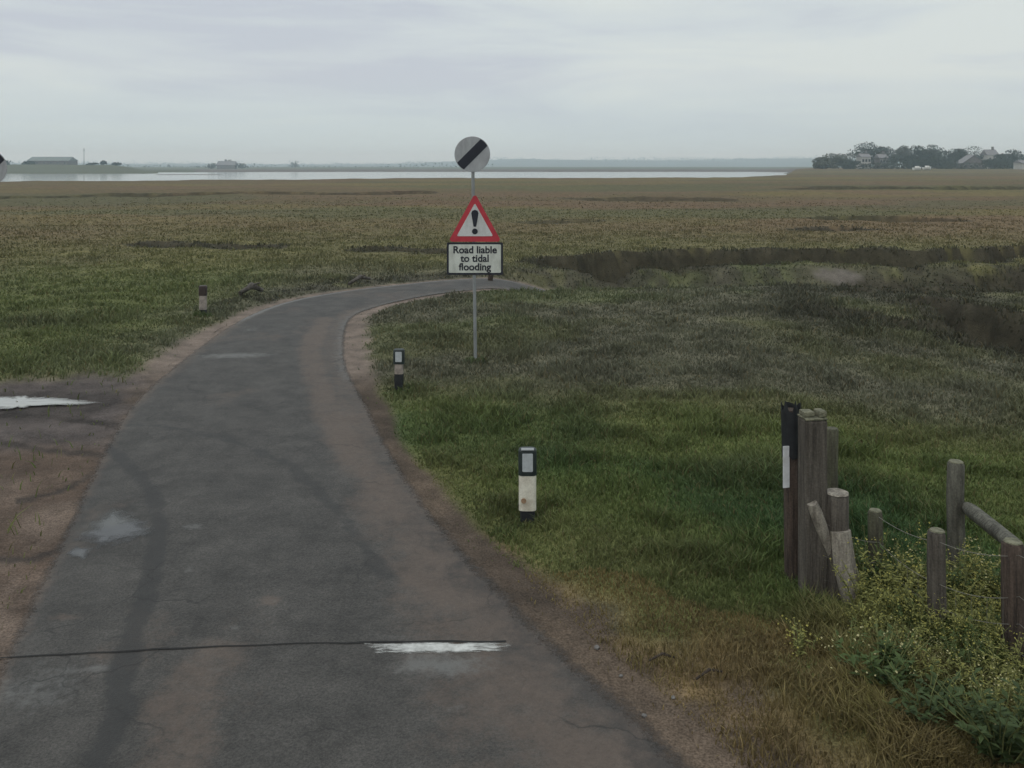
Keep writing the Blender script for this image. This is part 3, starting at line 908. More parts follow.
def build_grass(N=760000):
    a = RNG.uniform(-math.radians(38), math.radians(38), N)
    u = RNG.uniform(0, 1, N)
    NX = 45000
    # density falls faster than 1/r^2, so near turf gets most blades
    r0, r1, p = 3.5, 460.0, 0.55
    r = (r0 ** -p + u * (r1 ** -p - r0 ** -p)) ** (-1 / p)
    X = r * np.sin(a); Y = r * np.cos(a)
    ex = RNG.uniform(1.1, 3.6, NX); ey = RNG.uniform(3.4, 5.6, NX)
    ek = RNG.uniform(0, 1, NX) < tangle(ex, ey)
    X = np.append(X, ex[ek]); Y = np.append(Y, ey[ek]); r = np.hypot(X, Y); N = len(X)
    fx_, fy_ = [], []
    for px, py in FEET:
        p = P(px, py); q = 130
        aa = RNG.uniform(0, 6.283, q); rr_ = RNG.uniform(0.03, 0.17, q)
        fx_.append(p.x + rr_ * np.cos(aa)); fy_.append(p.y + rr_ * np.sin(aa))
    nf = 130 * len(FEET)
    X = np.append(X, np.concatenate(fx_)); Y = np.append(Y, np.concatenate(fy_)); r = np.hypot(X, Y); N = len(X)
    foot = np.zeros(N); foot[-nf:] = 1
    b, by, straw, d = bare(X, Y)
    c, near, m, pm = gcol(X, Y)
    c = lerp3(c, np.array([0.085, 0.125, 0.045]), foot * 0.7)  # darker green tufts at post feet, some added to paint in contact shade
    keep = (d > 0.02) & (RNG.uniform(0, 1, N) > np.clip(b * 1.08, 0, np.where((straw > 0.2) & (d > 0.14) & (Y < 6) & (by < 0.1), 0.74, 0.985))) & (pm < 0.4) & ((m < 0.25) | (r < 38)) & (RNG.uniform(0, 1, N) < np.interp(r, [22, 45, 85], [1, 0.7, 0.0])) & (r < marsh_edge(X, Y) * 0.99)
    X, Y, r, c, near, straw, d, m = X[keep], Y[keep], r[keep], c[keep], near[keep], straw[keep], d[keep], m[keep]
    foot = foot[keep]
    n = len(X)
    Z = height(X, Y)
    tus = fbm(X / 0.35, Y / 0.35, 3, 81)
    tus2 = fbm(X / 1.4, Y / 1.4, 3, 82)
    h = 0.045 + 0.10 * sst(0.42, 0.72, tus) + 0.07 * sst(0.5, 0.75, tus2)
    h = h * np.interp(r, [3, 8, 14, 30, 80, 180, 460], [0.80, 0.72, 0.62, 0.55, 0.30, 0.3, 0.3])
    h = h * (1 + 0.2 * near * (r > 9))
    h = h * (1 - 0.55 * sst(0.0, 0.3, m))
    fen = tangle(X, Y)
    h = h * (1 + 0.25 * fen) * (1 + 0.5 * foot)
    h = h * np.where(straw > 0.3, 0.7, 1.0) * np.clip(sst(-0.1, 0.5, d) * 1.2, 0.4, 1)
    h = h * RNG.uniform(0.45, 1.35, n)
    w = np.maximum(0.0032, r * 0.00066) * RNG.uniform(0.6, 1.3, n)
    az = RNG.uniform(0, 2 * math.pi, n)
    lean = RNG.uniform(0.2, 1.25, n) * h
    la = RNG.uniform(0, 2 * math.pi, n)
    wx, wy = np.cos(az) * w, np.sin(az) * w
    lx, ly = np.cos(la) * lean, np.sin(la) * lean
    Zb = Z - 0.012
    v = np.empty((n, 5, 3))
    v[:, 0] = np.stack([X - wx, Y - wy, Zb], -1); v[:, 1] = np.stack([X + wx, Y + wy, Zb], -1)
    v[:, 2] = np.stack([X + wx * .8 + lx * .35, Y + wy * .8 + ly * .35, Z + h * .6], -1)
    v[:, 3] = np.stack([X - wx * .8 + lx * .35, Y - wy * .8 + ly * .35, Z + h * .6], -1)
    v[:, 4] = np.stack([X + lx, Y + ly, Z + h], -1)
    i = np.arange(n)[:, None] * 5
    quad = i + np.array([[0, 1, 2, 3]]); tri = i + np.array([[3, 2, 4]])
    c = lerp3(c, np.array([0.27, 0.195, 0.09]), (straw > 0.2) * (Y < 5.6) * 0.75)
    c = lerp3(c, np.array([0.25, 0.235, 0.085]), fen * 0.7 * sst(0.4, 0.6, fbm(X / 0.4, Y / 0.4, 3, 85)))
    dry = RNG.uniform(0, 1, n) < (np.interp(r, [6, 12, 35], [0.10, 0.07, 0.01]) + 0.5 * straw * (Y < 5.2))
    vv = np.interp(r, [5, 12, 40], [0.30, 0.26, 0.10])
    c = lerp3(c, np.array([0.115, 0.12, 0.075]), near * 0.55 * RNG.uniform(0, 1, n))
    cc = c * (1 + vv * RNG.uniform(-1, 1, n))[:, None]
    cc[dry] = cc[dry] * 0.35 + np.array([0.21, 0.165, 0.085]) * 0.65 * RNG.uniform(0.6, 1.2, dry.sum())[:, None]
    cv = np.repeat(cc[:, None, :], 5, 1)
    me = fast_mesh('grass', v.reshape(-1, 3), [quad, tri], cv.reshape(-1, 3), False)
    tag(link('grass', me, M['grass']), 'short rough marsh grass covering the fields on both sides of the road', 'grass', kind='stuff')


build_grass()


# ------------------------------------------------------------------ signs
def circle(cx, cz, r, n=48, a0=0, a1=2 * math.pi):
    return [(cx + r * math.cos(a0 + (a1 - a0) * i / n), cz + r * math.sin(a0 + (a1 - a0) * i / n)) for i in range(n)]


def round_poly(pts, rad, n=6):
    out = []
    m = len(pts)
    for i in range(m):
        p = Vector(pts[i]); a = Vector(pts[i - 1]); b = Vector(pts[(i + 1) % m])
        da = (a - p).normalized(); db = (b - p).normalized()
        half = math.acos(max(-1, min(1, da.dot(db)))) / 2
        t = rad / math.tan(half)
        c = p + (da + db).normalized() * (rad / math.sin(half))
        s = p + da * t - c; e_ = p + db * t - c
        a0 = math.atan2(s.y, s.x); a1 = math.atan2(e_.y, e_.x)
        while a1 - a0 > math.pi: a1 -= 2 * math.pi
        while a1 - a0 < -math.pi: a1 += 2 * math.pi
        for k in range(n + 1):
            th = a0 + (a1 - a0) * k / n
            out.append((c.x + rad * math.cos(th), c.y + rad * math.sin(th)))
    return out


def stripe_outline(cx, cz, r, hw, n=10):
    """band rising to the upper right, clipped by the disc"""
    da = math.asin(hw / r)
    o = []
    for base in (math.radians(45), math.radians(225)):
        for k in range(n + 1):
            th = base - da + 2 * da * k / n
            o.append((cx + r * math.cos(th), cz + r * math.sin(th)))
    return o


def text_mesh(body, size, loc, parent, m, name='lettering'):
    cu = bpy.data.curves.new(name, 'FONT')
    cu.body = body; cu.size = size; cu.align_x = 'CENTER'; cu.align_y = 'CENTER'
    cu.extrude = 0.001; cu.offset = size * 0.024; cu.space_line = 0.86
    t = bpy.data.objects.new('tmp', cu); COL.objects.link(t)
    bpy.context.view_layer.update()
    me = bpy.data.meshes.new_from_object(t.evaluated_get(bpy.context.evaluated_depsgraph_get()))
    bpy.data.objects.remove(t)
    me.transform(Matrix.Rotation(math.radians(90), 4, 'X'))
    me.name = name
    me.materials.clear()
    o = link(name, me, m, parent)
    o.location = loc
    return o


def disc_plate(t, zc, r, xc=0.0):
    d = MB(); d.plate(circle(xc, zc, r), -0.032, -0.029)
    d.plate(circle(xc, zc, r - 0.006), -0.034, -0.0325)
    disc = d.build('disc', M['sign_grey'], t)
    s = MB(); s.plate(stripe_outline(xc, zc, r - 0.008, 0.062), -0.037, -0.0345)
    s.build('stripe', M['sign_black'], disc)
    br = MB(); br.box((xc, -0.026, zc - 0.02), (0.07, 0.006, 0.17))
    br.build('bracket', M['galv'], disc)
    return disc


def main_sign():
    b = P(475, 365)
    z0 = gz(b.x, b.y)
    Y = b.y; k = Y / F
    t = thing('road_sign', (b.x, b.y, z0), 'tall sign post in the marsh grass with striped disc, red warning triangle and lettered plate', 'road sign')
    Z = lambda y: EYE - (y - HY) * k - z0
    p = MB(); p.tube([(0.010, 0, -0.3), (-2.4 * k, 0, Z(150))], 0.022, 14)
    p.build('pole', M['galv'], t)
    disc_plate(t, Z(154.3), 17.8 * k, -2.6 * k)
    # triangle
    tri = [(-26.5 * k, Z(241.5)), (26.5 * k, Z(241.5)), (0, Z(193.0))]
    a = MB(); a.plate(round_poly(tri, 0.03), -0.032, -0.029)
    tr = a.build('warning_triangle', M['sign_red'], t)
    inner = [(-18.2 * k, Z(236.0)), (18.2 * k, Z(236.0)), (0, Z(203.0))]
    w = MB(); w.plate(round_poly(inner, 0.012), -0.0345, -0.0325); w.build('white_panel', M['sign_white'], tr)
    ex = MB()
    ex.plate([(-3.6 * k, Z(213)), (-2.6 * k, Z(210.6)), (0, Z(209.6)), (2.6 * k, Z(210.6)), (3.6 * k, Z(213)), (3.0 * k, Z(217)), (1.3 * k, Z(226.5)), (-1.3 * k, Z(226.5)), (-3.0 * k, Z(217))][::-1], -0.037, -0.035)
    ex.plate(circle(0, Z(231.2), 2.9 * k, 20), -0.037, -0.035)
    ex.build('exclamation_mark', M['sign_black'], tr)
    br = MB(); br.box((0, -0.026, Z(224)), (0.07, 0.006, 0.26)); br.build('bracket', M['galv'], tr)
    # plate
    x0, x1, zt, zb = -28 * k, 28 * k, Z(242.2), Z(274.5)
    a = MB(); a.plate(round_poly([(x0, zb), (x1, zb), (x1, zt), (x0, zt)], 0.02), -0.032, -0.029)
    pl = a.build('text_plate', M['sign_black'], t)
    i = 2.0 * k
    w = MB(); w.plate(round_poly([(x0 + i, zb + i), (x1 - i, zb + i), (x1 - i, zt - i), (x0 + i, zt - i)], 0.014), -0.0345, -0.0325)
    w.build('white_panel', M['sign_white_plate'], pl)
    text_mesh('Road liable\nto tidal\nflooding', 9.9 * k, (0, -0.0365, (zt + zb) / 2), pl, M['sign_black'])
    br = MB(); br.box((0, -0.026, Z(258)), (0.07, 0.006, 0.28)); br.build('bracket', M['galv'], pl)


main_sign()


def left_sign():
    Y = 11.4; q = U(-9, 168, Y)
    z0 = gz(q.x, Y)
    t = thing('road_sign', (q.x, Y, z0), 'striped grey disc sign cut off by the left edge of the picture', 'road sign')
    p = MB(); p.tube([(0, 0, -0.3), (0, 0, q.z - z0 + 0.05)], 0.026, 14); p.build('pole', M['galv'], t)
    disc_plate(t, q.z - z0, 17.5 / F * Y)


left_sign()


# ------------------------------------------------------------------ marker posts
def marker_post(px, ytop, yfoot, wpx, cap_px, white_px, label, style):
    b = P(px, yfoot)
    k = b.y / F
    z0 = gz(b.x, b.y)
    H = (yfoot - ytop) * k - z0
    w = wpx * k / 2
    ztop = H; zc = H - cap_px * k; zw = zc - white_px * k
    t = thing('marker_post', (b.x, b.y, z0), label, 'marker post', 'black and white marker posts along the road')

    def shell(z_lo, z_hi, ww, dd, name, m, top=False):
        s = MB()
        seg = 14
        def ring(z, f=1.0):
            o = []
            for i in range(seg * 2):
                th = 2 * math.pi * i / (seg * 2)
                c, s_ = math.cos(th), math.sin(th)
                o.append((ww * f * math.copysign(abs(c) ** 0.5, c), dd * f * math.copysign(abs(s_) ** 0.6, s_), z))
            return o
        zs = [(z_lo, 1.0), (z_hi, 1.0)] if not top else [(z_lo, 1.0), (z_hi - 0.018, 1.0), (z_hi - 0.006, 0.93), (z_hi, 0.75)]
        vs = []
        for z, f in zs: vs += ring(z, f)
        n = seg * 2
        fs = []
        for q in range(len(zs) - 1):
            for i in range(n): fs.append((q * n + i, q * n + (i + 1) % n, (q + 1) * n + (i + 1) % n, (q + 1) * n + i))
        s.add(vs, fs, True)
        s.add(vs[-n:], [tuple(range(n))]); s.add(vs[:n], [tuple(reversed(range(n)))])
        return s.build(name, m, t)
    d = 0.045
    shell(-0.2, zw, w * 0.82, d * 0.85, 'base', M['black_plastic'])
    band = shell(zw, zc, w * (0.97 if style == 'new' else 0.78), d * 0.95, 'white_band', M['white_dirty'] if style == 'new' else M['white_old'])
    if style == 'red':
        shell(zc, ztop, w * 0.9, d, 'cap', M['reflector_red'], True)
        return t
    cap = shell(zc, ztop, w * 1.02, d, 'cap', M['dark_green'], True)
    r = MB()
    hc = ztop - zc
    r.plate(round_poly([(-w * 0.58, zc + hc * 0.17), (w * 0.58, zc + hc * 0.17), (w * 0.58, zc + hc * 0.86), (-w * 0.58, zc + hc * 0.86)], 0.008), -d - 0.006, -d + 0.01)
    r.build('reflector', M['reflector'], cap)
    rim = MB()
    if style == 'new':
        rim.box((0, -d + 0.02, ztop - 0.001), (w * 1.4, d * 1.1, 0.006), 0, 0.002)
        rim.build('top_edge', M['galv'], cap)
        s = MB(); s.plate(circle(-0.028, zw + 0.075, 0.019, 14), -d * 0.95 - 0.004, -d * 0.95 + 0.012); s.build('stain', M['stain'], band)
    return t


marker_post(527.5, 448, 525, 18, 26, 35, 'nearest marker post with black reflector cap and stained white band, in green grass', 'new')
marker_post(399, 349, 392, 11, 14.5, 10, 'middle marker post with dirty worn band standing at the inside of the bend', 'old')
marker_post(203, 285.5, 317, 9, 10, 14, 'farthest marker post with brown red top, left of the road in the field', 'red')


# ------------------------------------------------------------------ wooden posts and fence
def round_post(mb, base, h, r, lean=(0, 0), n=14, taper=0.95, wob=0.05, below=0.25, chamfer=0.012):
    pts, rs = [], []
    for z, f in ((-below, 1), (0, 1), (h * 0.35, 0.99), (h * 0.7, 0.97), (h - chamfer, taper), (h, taper * 0.86)):
        pts.append((base[0] + lean[0] * z + 0.004 * math.sin(z * 9), base[1] + lean[1] * z, z)); rs.append(r * f)
    mb.tube(pts, rs, n, True, True, wob)


def at(px, y):
    p = P(px, y)
    return p.x, p.y, gz(p.x, p.y), p.y / F


# tall dark post with torn plastic
x, y, z, k = at(793, 588)
t = thing('marker_stake', (x, y, z), 'leftmost tall wooden post, wrapped in torn black plastic with white strip', 'post')
H = EYE - (404 - HY) * k - z
pb = MB(); round_post(pb, (0, 0), H * 0.97, 0.048, (-0.012, 0)); pb.build('post', M['wood_red'], t)
sl_ = MB()
n = 18
vs = []
zlo = H - 52 * k
for j, zz in enumerate((zlo, (zlo + H) / 2, H - 0.02)):
    for i in range(n):
        th = 2 * math.pi * i / n
        rr = 0.057 + 0.004 * math.sin(i * 2.3 + j)
        dz = (0.03 * math.sin(i * 1.9) + 0.022 * math.sin(i * 4.1 + 1)) if j == 2 else (0.015 * math.sin(i * 2.7) if j == 0 else 0)
        vs.append((-0.012 * zz + rr * math.cos(th), rr * math.sin(th), zz + dz + (0.01 if j == 2 else 0)))
fs = [(a * n + i, a * n + (i + 1) % n, (a + 1) * n + (i + 1) % n, (a + 1) * n + i) for a in range(2) for i in range(n)]
sl_.add(vs, fs, True)
sl_.build('plastic_sleeve', M['black_plastic'], t)
wb = MB(); wb.box((-0.046 - 0.012, -0.052, H - 60 * k), (0.042, 0.006, 41 * k), 0.25); wb.build('white_strip', M['white_label'], t)

# main gate post
x, y, z, k = at(812.5, 604)
t = thing('gate_post', (x, y, z), 'thickest square brown gate post with a pale mossy cap, front of the corner group', 'post')
H = EYE - (418 - HY) * k - z; w = 22.5 * k
pb = MB(); pb.box((0, 0, H / 2 - 0.1), (w, w * 0.9, H + 0.2), 0.12, 0.014); pb.build('post', M['wood'], t)
pc = MB(); pc.box((0.0, 0, H + 0.006), (w * 1.0, w * 0.92, 0.010), 0.12, 0.003); pc.box((-0.03, 0.01, H + 0.027), (w * 0.5, w * 0.6, 0.030), 0.1, 0.008); pc.box((0.045, 0.0, H + 0.031), (w * 0.36, w * 0.55, 0.038), 0.2, 0.008)
pc.build('cap', M['cap_wood'], t)
rl = MB()
q0 = U(812, 503, y - 0.075) - Vector((x, y, z)); q1 = U(832, 556, y - 0.03) - Vector((x, y, z))
rl.tube([q0, q0.lerp(q1, 0.15), q0.lerp(q1, 0.6), q1], [0.030, 0.036, 0.036, 0.03], 12, True, True, 0.06); rl.build('brace', M['wood_pale'], t)

# thin post behind
x, y, z, k = at(831.5, 572)
t = thing('fence_post', (x, y, z), 'thin dark post half hidden behind the thickest gate post', 'post')
H = EYE - (428 - HY) * k - z
pb = MB(); round_post(pb, (0, 0), H, 0.043); pb.build('post', M['wood_green'], t)

# short pale post in front
x, y, z, k = at(839, 606)
t = thing('fence_post', (x, y, z), 'short sawn post with a split pale foot, right against the gate post', 'post')
H = EYE - (493 - HY) * k - z
pb = MB(); round_post(pb, (-0.012, 0), H, 0.072, (0, 0), 16, 0.96, 0.07); pb.build('post', M['wood'], t)
pf = MB(); pf.tube([(-0.010, -0.040, H - 34 * k), (0.008, -0.055, H * 0.35), (0.050, -0.09, 0.02), (0.066, -0.10, -0.1)], [0.058, 0.063, 0.068, 0.068], 14, True, True, 0.07); pf.build('pale_foot', M['wood_pale'], t)
pt = MB(); pt.tube([(-0.012, 0, H + 0.001), (-0.012, 0, H + 0.008)], [0.068, 0.062], 16, True, False, 0.05); pt.build('sawn_top', M['wood_pale'], t)

# wire fence
x0, y0, z0, _ = at(935, 640)
fence = thing('wire_fence', (x0, y0, z0), 'low post and wire fence running from the corner group to the right edge', 'fence')
O = Vector((x0, y0, z0))
TOPS = {}


def fpost(px, foot, top, wpx, m, key, label=None, lean=(0, 0)):
    x, y, z, k = at(px, foot)
    H = EYE - (top - HY) * k - z
    b = MB(); round_post(b, (0, 0), H, wpx * k / 2, lean, 14, 0.95, 0.07)
    o = b.build('post', m, fence, Vector((x, y, z)) - O)
    if label: o['label'] = label
    c = MB(); c.tube([(lean[0] * H, lean[1] * H, H + 0.0015), (lean[0] * H, lean[1] * H, H + 0.007)], [wpx * k * 0.42, wpx * k * 0.38], 14, True, False, 0.06)
    c.build('sawn_top', M['cap_wood'], o)
    TOPS[key] = (Vector((x, y, z)), H, wpx * k / 2)
    return o


fpost(875.5, 598, 511, 14.5, M['wood_green'], 'E')
fpost(936, 658, 531, 17.5, M['wood'], 'F', None, (0.01, 0))
fpost(956, 590, 462, 16.5, M['wood_grey'], 'G', 'tall grey round post with a rail nailed to it')
fpost(1013, 680, 542, 21, M['wood_red'], 'H', 'dark red brown post at the right edge')
fpost(1120, 800, 560, 24, M['wood'], 'I')


def node(key, h, fr=-1):
    p, H, r = TOPS[key]
    return p + Vector((0, fr * (r + 0.003), H * h)) - O


rb = MB()
g = U(968, 508, TOPS['G'][0].y - 0.05) - O; hh = U(1016, 546, TOPS['H'][0].y + 0.02) - O
rb.tube([g, g.lerp(hh, 0.1), g.lerp(hh, 0.6), hh], [0.036, 0.042, 0.041, 0.038], 14, True, True, 0.06); rb.build('brace', M['wood_grey'], fence)


def wire(pts, sag=0.02, r=0.0014):
    b = MB(); out = []
    for a, c in zip(pts[:-1], pts[1:]):
        for i in range(10):
            s = i / 10
            p = a.lerp(c, s); p.z -= sag * 4 * s * (1 - s); out.append(p)
    out.append(pts[-1])
    b.tube(out, r, 6)
    b.build('wire', M['wire'], fence)


gp = P(812.5, 604)
corner = lambda y_px: U(824, y_px, gp.y - 0.075) - O
wire([node('E', 0.96), node('F', 0.93), node('H', 0.93), node('I', 0.9)], 0.025, 0.0017)
wire([corner(522), node('E', 0.62), node('F', 0.55), node('H', 0.6), node('I', 0.6)], 0.03, 0.0016)
wire([corner(556), node('E', 0.36), node('F', 0.34), node('H', 0.38), node('I', 0.4)], 0.025)
wire([corner(580), node('E', 0.12), node('F', 0.14), node('H', 0.16), node('I', 0.15)], 0.02)
# netting strands between posts
def net(a_top, a_bot, b_top, b_bot, n):
    for i in range(1, n):
        s = i / n
        p = a_top.lerp(b_top, s); p.z -= 0.03 * 4 * s * (1 - s)
        q = a_bot.lerp(b_bot, s); q.z -= 0.02 * 4 * s * (1 - s)
        nb = MB(); nb.tube([p, q], 0.001, 5); nb.build('wire', M['wire'], fence)
net(corner(522), corner(580), node('E', 0.62), node('E', 0.12), 4)
net(node('E', 0.62), node('E', 0.12), node('F', 0.55), node('F', 0.14), 6)
net(node('F', 0.55), node('F', 0.14), node('H', 0.6), node('H', 0.16), 5)
net(node('H', 0.6), node('H', 0.16), node('I', 0.6), node('I', 0.15), 6)


# ------------------------------------------------------------------ weeds by the fence
def leaf_quad(mb, p, d, w, l, up=0.3):
    d = Vector(d).normalized()
    s = d.cross(Vector((0, 0, 1)))
    if s.length < 1e-3: s = Vector((1, 0, 0))
    s.normalize()
    tip = p + d * l; mid = p + d * l * 0.5 + Vector((0, 0, l * up * 0.3))
    mb.add([p, mid - s * w, tip, mid + s * w], [(0, 1, 2, 3)])


def make_weed(rnd, nst, h, leaf_m, petal_m, name, nleaf=10, nfl=9, spread=0.16, lw=0.011, ll=0.05):
    t = bpy.data.objects.new(name, None); COL.objects.link(t)
    st, lf, fl = MB(), MB(), MB()
    for i in range(nst):
        a = rnd.uniform(0, 6.28); hh = h * rnd.uniform(0.65, 1.1)
        b = Vector((math.cos(a), math.sin(a), 0)) * rnd.uniform(0, 0.05)
        o = Vector((math.cos(a), math.sin(a), 0)) * rnd.uniform(0.2, 1.0) * spread
        pts = [b + Vector((0, 0, -0.03)), b + o * 0.35 + Vector((0, 0, hh * 0.5)), b + o + Vector((0, 0, hh))]
        st.tube(pts, [0.004, 0.003, 0.0016], 5, False)
        for j in range(nleaf):
            s = rnd.uniform(0.05, 0.9)
            p = pts[0].lerp(pts[1], s * 2) if s < 0.5 else pts[1].lerp(pts[2], s * 2 - 1)
            th = rnd.uniform(0, 6.28)
            leaf_quad(lf, p, (math.cos(th), math.sin(th), rnd.uniform(-0.2, 0.9)), lw * rnd.uniform(0.6, 1.2) * (1.2 - 0.6 * s), ll * rnd.uniform(0.6, 1.3) * (1.2 - 0.5 * s))
        for j in range(nfl):
            p = pts[2] + Vector((rnd.gauss(0, 0.03), rnd.gauss(0, 0.03), rnd.uniform(-0.10, 0.02)))
            r = rnd.uniform(0.004, 0.0075)
            tl = Matrix.Rotation(rnd.uniform(-0.8, 0.8), 3, 'X') @ Matrix.Rotation(rnd.uniform(-0.8, 0.8), 3, 'Y')
            for q in range(4):
                th = q * math.pi / 2
                d0 = tl @ Vector((math.cos(th), math.sin(th), 0.25)); s0 = tl @ Vector((-math.sin(th), math.cos(th), 0))
                fl.add([p, p + d0 * r * 0.6 - s0 * r * 0.5, p + d0 * r * 1.1, p + d0 * r * 0.6 + s0 * r * 0.5], [(0, 1, 2, 3)])
    st.build('stem', M['stem'], t)
    lf.build('foliage', leaf_m, t)
    if nfl: fl.build('blossom', petal_m, t)
    return t


rw = random.Random(5)
protos = [make_weed(rw, 13, 0.36, M['leaf_yellow'], M['petal'], 'flowering_weed', 20, 7, 0.2, 0.011, 0.055),
          make_weed(rw, 12, 0.30, M['leaf_yellow'], M['petal_pale'], 'flowering_weed', 20, 6, 0.2, 0.010, 0.05),
          make_weed(rw, 10, 0.40, M['leaf'], M['petal'], 'flowering_weed', 20, 5)]
WEEDS = [(862, 622), (880, 640), (898, 628), (905, 655), (918, 640), (948, 668), (958, 640), (968, 660), (980, 640), (985, 676), (995, 655), (1018, 660), (1030, 690), (868, 660), (902, 645),
         (975, 625), (1000, 630), (890, 610), (912, 612), (955, 615), (930, 690), (900, 690), (1045, 640), (960, 700), (960, 628), (940, 625), (1010, 700), (870, 606), (930, 612), (985, 615), (1015, 635), (945, 650), (925, 665), (975, 690), (1000, 672), (890, 655), (865, 645), (1024, 615), (958, 676), (910, 672), (990, 625), (945, 715), (975, 720), (1000, 715), (1018, 735), (925, 712), (985, 745), (1012, 760), (895, 700), (965, 745)]
used = set()
for i, (px, py) in enumerate(WEEDS):
    q = rw.randrange(3)
    if q in used: o = copy_tree(protos[q])
    else: o = protos[q]; used.add(q)
    p = P(px, py)
    o.location = (p.x, p.y, gz(p.x, p.y)); o.rotation_euler = (0, 0, rw.uniform(0, 6.28))
    s = rw.uniform(0.78, 1.05) * (0.70 if py > 650 else (0.8 if py > 632 else 1.0)); o.scale = (s, s, s * rw.uniform(0.9, 1.1))
    tag(o, 'tall yellowish weed with small yellow flowers in the tangle around the low wire fence', 'weed', 'yellow flowering weeds at the fence')
for q in range(3):
    if q not in used:
        for ch in list(protos[q].children): bpy.data.objects.remove(ch)
        bpy.data.objects.remove(protos[q])


def bush(px, py, n, h, leaf_m, label, fl, spread, name='leafy_bush', lw=0.016, ll=0.06, nleaf=16, petal='petal'):
    o = make_weed(rw, n, h, leaf_m, M[petal], name, nleaf, fl, spread, lw, ll)
    p = P(px, py); o.location = (p.x, p.y, gz(p.x, p.y))
    tag(o, label, 'bush')


bush(880, 712, 28, 0.27, M['leaf'], 'mid green leafy bush left of the fence post, in front of the yellow weeds', 1, 0.24, petal='petal_pale')
bush(1000, 780, 38, 0.33, M['leaf_dark'], 'darkest green leafy bush in the bottom right corner', 0, 0.30)
bush(925, 745, 20, 0.22, M['leaf_dark'], 'low dark leafy clump between the mid green bush and the corner bush', 0, 0.22)
bush(803, 668, 9, 0.13, M['leaf_yellow'], 'small low plant with bright yellow flowers at the left of the weeds', 9, 0.10, 'yellow_flower_plant', 0.009, 0.035, 8)
bush(850, 690, 10, 0.24, M['leaf'], 'thin green plant with pale flower heads left of the mid green bush', 3, 0.12, 'pale_flower_plant', 0.009, 0.04, 9, petal='petal_pale')

# ------------------------------------------------------------------ debris
def log(name, px0, px1, r, m, label, cat, lift=0.3):
    a = P(*px0); b = P(*px1)
    c = (a + b) / 2; z = gz(c.x, c.y)
    mb = MB()
    a = Vector((a.x, a.y, gz(a.x, a.y))); b = Vector((b.x, b.y, gz(b.x, b.y)))
    o = Vector((c.x, c.y, z))
    up = Vector((0, 0, r * lift))
    mid = (a + b) / 2 + up * 2.2
    mb.tube([a + up - o, mid - o, b + up - o], [r * 0.7, r, r * 0.6], 9, True, True, 0.12)
    mb.tube([mid - o, mid - o + Vector((r * 2.6, -r * .6, r * 0.9))], [r * 0.4, r * 0.2], 7)
    ob = mb.build(name, m, None, o)
    tag(ob, label, cat)


log('driftwood', (349, 288), (370, 284), 0.05, M['driftwood'], 'grey driftwood log lying on the far verge of the bend', 'driftwood', 1.6)
log('driftwood', (240, 301), (262, 297), 0.07, M['driftwood'], 'dark weathered driftwood heap in the plants right of the farthest marker post', 'driftwood', 1.4)
log('twig', (648, 668), (676, 667), 0.008, M['twig'], 'short dark twig on the dry verge nearer the road', 'twig', 3)
log('twig', (696, 688), (722, 684), 0.008, M['twig'], 'longer dark twig lying on the dry straw near the grass', 'twig', 3)
x, y, z, k = at(490, 281)
b = MB(); round_post(b, (0, 0), 7 * k + 0.05, 0.06, (0.1, 0)); b.build('post', M['twig']).location = (x, y, z)
so_ = [o for o in COL.objects if o.name.startswith('post') and o.parent is None][0]
so_.name = 'stump'; tag(so_, 'small black stump at the far road edge under the lettered plate', 'stump')
ri = random.Random(3)
for (px, py, s, lb) in ((644, 716, .012, 'grey pebble on the dark mud, lowest of the four on the verge'), (673, 698, .011, 'small pebble at the inner edge of the straw verge'), (621, 676, .010, 'small grey pebble beside the shorter twig'), (597, 648, .016, 'dull grey pebble nearest the white road line')):
    bm = bmesh.new(); bmesh.ops.create_icosphere(bm, subdivisions=2, radius=s)
    for v in bm.verts: v.co *= ri.uniform(0.8, 1.2); v.co.z *= 0.65
    me = bpy.data.meshes.new('pebble'); bm.to_mesh(me); bm.free()
    o = link('pebble', me, M['stone']); p = P(px, py); o.location = (p.x, p.y, gz(p.x, p.y) + s * 0.5)
    tag(o, lb, 'pebble')


